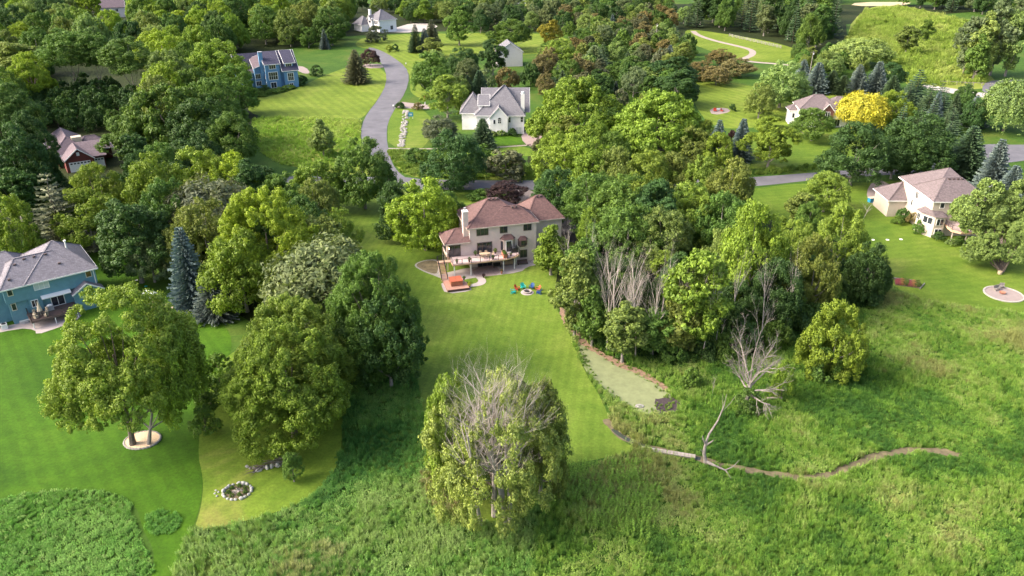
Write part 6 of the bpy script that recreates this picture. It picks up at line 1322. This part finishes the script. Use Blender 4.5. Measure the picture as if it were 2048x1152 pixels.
# every unlabelled tree gets the words that find it: nearest landmark, side, rank
LAND = [('the teal house', ll(7, 5)), ('the beige house', hl(6, 4)), ('the blue house', (-88, 302)), ('the white house', (-3, 239)), ('the tan house', (91, 158)), ('the red house', (-118, 206)),
        ('the brick and white house', (94, 245)), ('the far white house', (-68, 442)), ('the grey house', (0, 345)), ('the road bend', at(795, 150)), ('the road junction', at(775, 362)), ('the big dead tree', at(1532, 812)),
        ('the mud patch', at(1250, 770)), ('the slender dead tree', at(1486, 668)), ('the wild grass field', at(600, 280)), ('the upper right lawn', at(1480, 200)), ('the trail fence', at(1510, 85)), ('the pasture', at(1810, 60)),
        ('the golden yellow tree', at(1738, 256)), ('the egg-shaped golden tree', at(1100, 95)), ('the distant top left house', at(212, 34)), ('the blue spruces by the shaded lawn', at(385, 620)), ('the county road', at(2000, 185)), ('the pale low building', (5, 577)), ('the two dark oaks', at(1780, 360)), ('the spruce hedge row', at(1700, 188))]
ORD = ['nearest', 'second nearest', 'third nearest', 'fourth nearest', 'fifth nearest', 'sixth nearest', 'seventh nearest', 'eighth nearest', 'ninth nearest', 'tenth nearest', 'eleventh nearest', 'twelfth nearest'] + ['%dth nearest' % i for i in range(13, 90)]
buck = {}
for root, kind, col, x, y, h, w in AUTO:
    nm, (lx, ly) = min(LAND, key=lambda L: math.dist(L[1], (x, y))); dx, dy = x - lx, y - ly
    side = ('right of ' if dx > 0 else 'left of ') if abs(dx) > abs(dy) else ('behind ' if dy > 0 else 'in front of ')
    buck.setdefault((CW[col], KW[kind][0], side, nm), []).append((math.hypot(dx, dy), root))
for (cw_, kw_, side, nm), L in buck.items():
    L.sort(key=lambda t: t[0])
    for i, (d, root) in enumerate(L):
        root['label'] = f"{cw_} {kw_} {side}{nm}" + ('' if len(L) == 1 else f", {ORD[i]}"); root['group'] = 'trees and shrubs of the woods'

# ------------------------------------------------------------------ meadow plants: geometry-node instances on surveyed points
def blades(seed, n, h, r, wd, lean=.3):
    rg = np.random.default_rng(seed); V = []; T_ = []
    for i in range(n):
        a = rg.uniform(0, 6.28); b = rg.uniform(0, 6.28); p = np.array([r * rg.uniform() * math.cos(a), r * rg.uniform() * math.sin(a), 0]); hh = h * rg.uniform(.55, 1.1)
        d = np.array([math.cos(b), math.sin(b), 0]) * lean * hh * rg.uniform(.2, 1); s = np.array([-math.sin(b), math.cos(b), 0]) * wd
        m = p + d * .35 + np.array([0, 0, hh * .6]); t = p + d + np.array([0, 0, hh * .95])
        V += [p - s * .6, p + s * .6, m + s, m - s, m - s, m + s, t + s * .15, t - s * .15]; q = rg.uniform(0, 1); T_ += [q, q]
    return quads(np.array(V), np.array(T_), 'meadow_tuft', M['tuft'])
def leafy(seed, n, h, r, ls, stems=7):
    rg = np.random.default_rng(seed); P = []; N_ = []; S_ = []
    for i in range(stems):
        a = rg.uniform(0, 6.28); q = r * math.sqrt(rg.uniform()); b = np.array([q * math.cos(a), q * math.sin(a), 0]); tip = b * 1.35 + np.array([0, 0, h * rg.uniform(.6, 1.1)])
        for j in range(n // stems):
            t = rg.uniform(.15, 1) ** .7; P.append(b + (tip - b) * t + rg.normal(size=3) * .07 * (1.4 - t)); N_.append(np.array([rg.normal() * .6, rg.normal() * .6, 1])); S_.append(ls * (1.25 - .6 * t) * rg.uniform(.7, 1.3))
    return cards(np.array(P), np.array(N_), np.array(S_), rg, aspect=.42, tint=rg.uniform(0, 1, len(P)), name='meadow_leaves', mat=M['tuft'])
CL = [leafy(1, 150, .62, .5, .10), leafy(2, 150, .8, .45, .095), leafy(3, 130, .5, .6, .115), blades(4, 80, .95, .5, .022), blades(5, 80, .75, .5, .022, .6), leafy(6, 120, 1.15, .38, .075, 7), leafy(7, 120, 1.3, .4, .07, 7), blades(8, 50, 1.25, .4, .018, .35)]
tmpl = bpy.data.collections.new('meadow_plant_shapes')
for i, me in enumerate(CL): tmpl.objects.link(bpy.data.objects.new('plant_%02d' % i, me))
def gn_instances(name, P, idx, scl, rot, col, label, cat, shapes=None):
    me = bpy.data.meshes.new(name); me.vertices.add(len(P)); me.vertices.foreach_set('co', P.astype(np.float32).ravel())
    for nm, ty, dat in (('idx', 'INT', idx), ('scl', 'FLOAT', scl)):
        a = me.attributes.new(nm, ty, 'POINT'); a.data.foreach_set('value', np.ascontiguousarray(dat))
    a = me.attributes.new('rot', 'FLOAT_VECTOR', 'POINT'); a.data.foreach_set('vector', rot.astype(np.float32).ravel())
    a = me.attributes.new('vcol', 'FLOAT_COLOR', 'POINT'); a.data.foreach_set('color', np.concatenate([col, np.ones((len(P), 1))], 1).astype(np.float32).ravel())
    o = link(name, me); me.materials.append(M['tuft'])
    ng = bpy.data.node_groups.new(name, 'GeometryNodeTree')
    ng.interface.new_socket('Geometry', in_out='INPUT', socket_type='NodeSocketGeometry'); ng.interface.new_socket('Geometry', in_out='OUTPUT', socket_type='NodeSocketGeometry')
    N = ng.nodes; gi = N.new('NodeGroupInput'); go = N.new('NodeGroupOutput'); ci = N.new('GeometryNodeCollectionInfo'); ci.inputs['Collection'].default_value = tmpl
    ci.inputs['Separate Children'].default_value = True; ci.inputs['Reset Children'].default_value = True
    ip = N.new('GeometryNodeInstanceOnPoints'); ip.inputs['Pick Instance'].default_value = True
    def attr(nm, ty): x = N.new('GeometryNodeInputNamedAttribute'); x.data_type = ty; x.inputs['Name'].default_value = nm; return x.outputs[0]
    ng.links.new(gi.outputs[0], ip.inputs['Points']); ng.links.new(ci.outputs[0], ip.inputs['Instance']); ng.links.new(attr('idx', 'INT'), ip.inputs['Instance Index'])
    er = N.new('FunctionNodeEulerToRotation'); ng.links.new(attr('rot', 'FLOAT_VECTOR'), er.inputs[0])
    ng.links.new(er.outputs[0], ip.inputs['Rotation']); ng.links.new(attr('scl', 'FLOAT'), ip.inputs['Scale']); ng.links.new(ip.outputs[0], go.inputs[0])
    md = o.modifiers.new('instances', 'NODES'); md.node_group = ng; return tag(o, label, cat, kind='stuff')
def vnoise(P, s, seed):
    r = np.random.default_rng(seed); g_ = r.uniform(0, 1, (256, 256)); q = P / s; i = np.floor(q).astype(int); f = q - i; f = f * f * (3 - 2 * f); ix, iy = i[:, 0] % 256, i[:, 1] % 256; jx, jy = (ix + 1) % 256, (iy + 1) % 256
    return (g_[ix, iy] * (1 - f[:, 0]) + g_[jx, iy] * f[:, 0]) * (1 - f[:, 1]) + (g_[ix, jy] * (1 - f[:, 0]) + g_[jx, jy] * f[:, 0]) * f[:, 1]
def fbm(P, s, seed): return vnoise(P, s, seed) * .5 + vnoise(P, s / 2.1, seed + 1) * .3 + vnoise(P, s / 4.3, seed + 2) * .2
def scatter(poly, dens, seed):
    r = np.random.default_rng(seed); Q = np.array([at(*p) for p in poly]); a, b = Q.min(0), Q.max(0); n = int((b[0] - a[0]) * (b[1] - a[1]) * dens); P = r.uniform(a, b, (n, 2))
    P = P[inpoly(P, Q)]; return P[np.abs(P[:, 0]) < .66 * (P[:, 1] * _c + CAM_H * _s) + 6]
def meadow(name, poly, dens, seed, sc, label, palette, excl=('mown', 'creek', 'road', 'hard', 'driveway', 'mud', 'trail', 'path'), kinds=None, cat='meadow plants', creekwall=False):
    P = scatter(poly, dens, seed); P = P[~inzones(P, *excl)]; r = np.random.default_rng(seed + 9)
    for a, b, rr3 in TREES:
        pass
    n = len(P); h1 = fbm(P, 9, seed); h2 = fbm(P, 3.2, seed + 20); h3 = fbm(P * np.array([1, .55]) @ np.array([[.9, -.43], [.43, .9]]), 14, seed + 40)
    S = sc * (.62 + .75 * h2 + .3 * (h1 - .5)) * r.uniform(.75, 1.25, n)
    pal = np.array(palette, float); t = np.clip((h3 * .5 + h1 * .3 + h2 * .2 - .5) * 3.6 + .5 + r.normal(size=n) * .15, 0, .999) * (len(pal) - 1); i = t.astype(int); f = (t - i)[:, None]
    col = pal[i] * (1 - f) + pal[np.minimum(i + 1, len(pal) - 1)] * f; col *= r.uniform(.82, 1.2, (n, 1))
    kk = fbm(P, 6, seed + 60) + r.normal(size=n) * .10; K = kinds or [0, 2, 1, 4, 3, 5, 6, 7]; idx = np.array(K)[np.clip(((kk - .25) * 2 * len(K)).astype(int), 0, len(K) - 1)]
    rot = np.stack([r.normal(size=n) * .16, r.normal(size=n) * .16, r.uniform(0, 6.28, n)], 1)
    return gn_instances(name, np.concatenate([P, np.full((n, 1), .0)], 1), idx.astype(np.int32), S.astype(np.float32), rot, col, label, cat), n
near = [(-500, 1010), (-100, 985), (60, 975), (230, 975), (300, 1040), (400, 1060), (690, 900), (680, 760), (700, 690), (850, 690), (860, 900), (1100, 1000), (1250, 900), (1200, 830), (1170, 745), (1120, 650), (1180, 640), (1500, 625), (1740, 560), (1800, 585), (1900, 605), (2048, 618), (2500, 650), (2600, 1300), (2500, 1400), (-500, 1400)]
MP = [(.055, .145, .028), (.095, .215, .036), (.130, .260, .040), (.175, .310, .050), (.230, .350, .075), (.285, .380, .120), (.265, .290, .105)]
left_part = [(318, 1075), (400, 1055), (690, 900), (680, 760), (700, 690), (850, 690), (860, 900), (1080, 1000), (1040, 1400), (290, 1400), (345, 1160)]
right_part = [(1080, 1000), (1250, 900), (1200, 830), (1170, 745), (1120, 650), (1180, 640), (1500, 625), (1740, 560), (1800, 585), (1900, 605), (2048, 618), (2500, 650), (2600, 1300), (2500, 1400), (1040, 1400)]
o1, n1 = meadow('meadow_plants', left_part, 8.0, 31, .62, 'blue-green meadow weeds covering the wet ground at the front left', [(.055, .165, .040), (.080, .215, .050), (.110, .260, .058), (.150, .305, .068), (.200, .345, .090), (.255, .375, .125)])
o8, n8 = meadow('meadow_plants', right_part, 8.0, 45, .66, 'tall mixed green meadow weeds and grasses at the front right', MP)
lp_ = [(-500, 1100), (-100, 1008), (0, 1001), (60, 984), (150, 977), (225, 985), (262, 1008), (270, 1045), (284, 1085), (300, 1105), (306, 1150), (285, 1300), (270, 1400), (-500, 1400)]
o0, n0_ = meadow('meadow_plants', lp_, 9.0, 61, .50, 'smooth pale green patch of low weeds at the bottom left', [(.095, .265, .050), (.130, .310, .060), (.165, .350, .075), (.215, .390, .105)], kinds=[0, 2, 1, 0, 4])
fl_, n9 = meadow('meadow_flower_heads', lp_, .5, 51, .52, 'pale flower heads scattered over the left meadow', [(.34, .48, .20), (.27, .44, .12)], kinds=[0, 1])
f2_, n9 = meadow('dry_grass_stems', [(540, 1110), (620, 1085), (700, 1100), (740, 1160), (640, 1240), (540, 1220)], 5, 53, .8, 'tan dry grass stems at the bottom edge left of centre', [(.24, .34, .12), (.36, .37, .19)], excl=('mown',), kinds=[3, 7, 4])
f3_, n9 = meadow('dry_grass_stems', [(840, 950), (880, 930), (915, 970), (930, 1040), (880, 1030), (850, 1000)], 4, 54, .9, 'brownish dry stems left of the large foreground tree foot', [(.26, .23, .13), (.32, .28, .15)], excl=('mown',), kinds=[3, 7, 4])
f4_, n9 = meadow('goldenrod_stems', [(1130, 930), (1300, 925), (1330, 1000), (1290, 1080), (1180, 1060), (1130, 990)], 3, 55, .9, 'bright feathery stems leaning below the footbridge', [(.17, .33, .05), (.25, .40, .07)], kinds=[5, 6])
isl = [(288, 1047), (296, 1030), (322, 1021), (350, 1024), (364, 1038), (360, 1056), (338, 1070), (304, 1070)]
o2, n2 = meadow('meadow_island', isl, 13, 33, .5, 'oval island of tall weeds left standing in the mown left lawn', [(.10, .27, .05), (.15, .33, .07)], excl=())
mudc = [(1110, 605), (1150, 668), (1195, 690), (1300, 742), (1360, 785), (1380, 830), (1310, 845), (1250, 835), (1185, 790), (1140, 725), (1110, 650)]
ZONES['mudcore'] = [np.array([at(1235 + (x - 1235) * .74, 758 + (y - 758) * .74) for x, y in [(1150, 672), (1180, 698), (1230, 724), (1300, 756), (1343, 788), (1362, 815), (1318, 832), (1272, 826), (1236, 800), (1195, 772), (1165, 735)]])]
om, nm_ = meadow('creeping_grass', mudc, 2.5, 63, .34, 'low grass creeping over the edges of the dry mud patch', [(.12, .22, .04), (.18, .28, .06)], excl=('mown', 'road', 'mudcore'), kinds=[3, 4, 0])
o3, n3 = meadow('wild_grass', [(505, 238), (640, 232), (722, 240), (720, 300), (765, 345), (690, 345), (560, 330), (500, 290)], 2.2, 35, .8, 'wild yellow-green grass field beside the road left', [(.22, .36, .06), (.30, .44, .08), (.38, .46, .14)], kinds=[3, 4, 0, 7, 1])
o4, n4 = meadow('pasture_grass', [(1690, 80), (1730, 20), (1800, 14), (1940, 45), (1925, 110), (1980, 165), (1830, 175), (1790, 150)], .35, 37, 2.0, 'rough pasture grass in the far right field', [(.17, .26, .04), (.23, .32, .06), (.30, .36, .10)], kinds=[3, 4, 0, 7])
o5, n5 = meadow('verge_grass', [(775, 302), (830, 300), (1070, 330), (1400, 350), (1640, 330), (1640, 342), (1400, 358), (1060, 360), (840, 357), (800, 345)], 1.2, 39, 1.1, 'unmown grass verge along the crossing road', [(.12, .21, .035), (.19, .28, .05)], excl=('mown', 'road', 'path'), kinds=[3, 4, 0, 1])
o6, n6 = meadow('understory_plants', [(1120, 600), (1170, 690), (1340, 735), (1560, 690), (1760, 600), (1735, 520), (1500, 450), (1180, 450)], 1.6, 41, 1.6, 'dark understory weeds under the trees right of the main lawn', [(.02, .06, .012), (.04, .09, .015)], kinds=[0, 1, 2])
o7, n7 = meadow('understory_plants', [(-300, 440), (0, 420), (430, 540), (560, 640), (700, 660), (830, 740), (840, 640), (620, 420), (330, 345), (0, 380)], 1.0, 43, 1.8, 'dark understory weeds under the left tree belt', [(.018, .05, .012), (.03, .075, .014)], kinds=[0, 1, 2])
# the far wood beyond the last fields reads as one mass
fr = np.random.default_rng(5); FP = fr.uniform([-900, 575], [900, 1500], (900, 2)); FP = FP[(np.abs(FP[:, 0]) < .8 * FP[:, 1])]
FP = FP[~inpoly(FP, np.array([(-40, 560), (40, 560), (60, 640), (-60, 640)]))]
wood = bpy.data.collections.new('far_wood_shapes')
for i, (kd, vi) in enumerate((('O', 0), ('O', 3), ('C', 0), ('G', 0))):
    me = PROTO[kd][vi][0].copy(); me.materials.clear(); me.materials.append(M['tuft']); wood.objects.link(bpy.data.objects.new('wood_%d' % i, me))
tmpl, keep_ = wood, tmpl; n_ = len(FP)
fcol = np.array([COL[k] for k in ('dg', 'g', 'md', 'gg')])[fr.integers(0, 4, n_)]
gn_instances('far_wood', np.concatenate([FP, np.zeros((n_, 1))], 1), fr.integers(0, 4, n_).astype(np.int32), fr.uniform(1.2, 1.9, n_).astype(np.float32), np.stack([np.zeros(n_), np.zeros(n_), fr.uniform(0, 6.28, n_)], 1), fcol, 'distant wood closing the view at the top edge', 'wood')
tmpl = keep_
print('meadow points', n1, n2, n3, n4, n5, n6, n7)
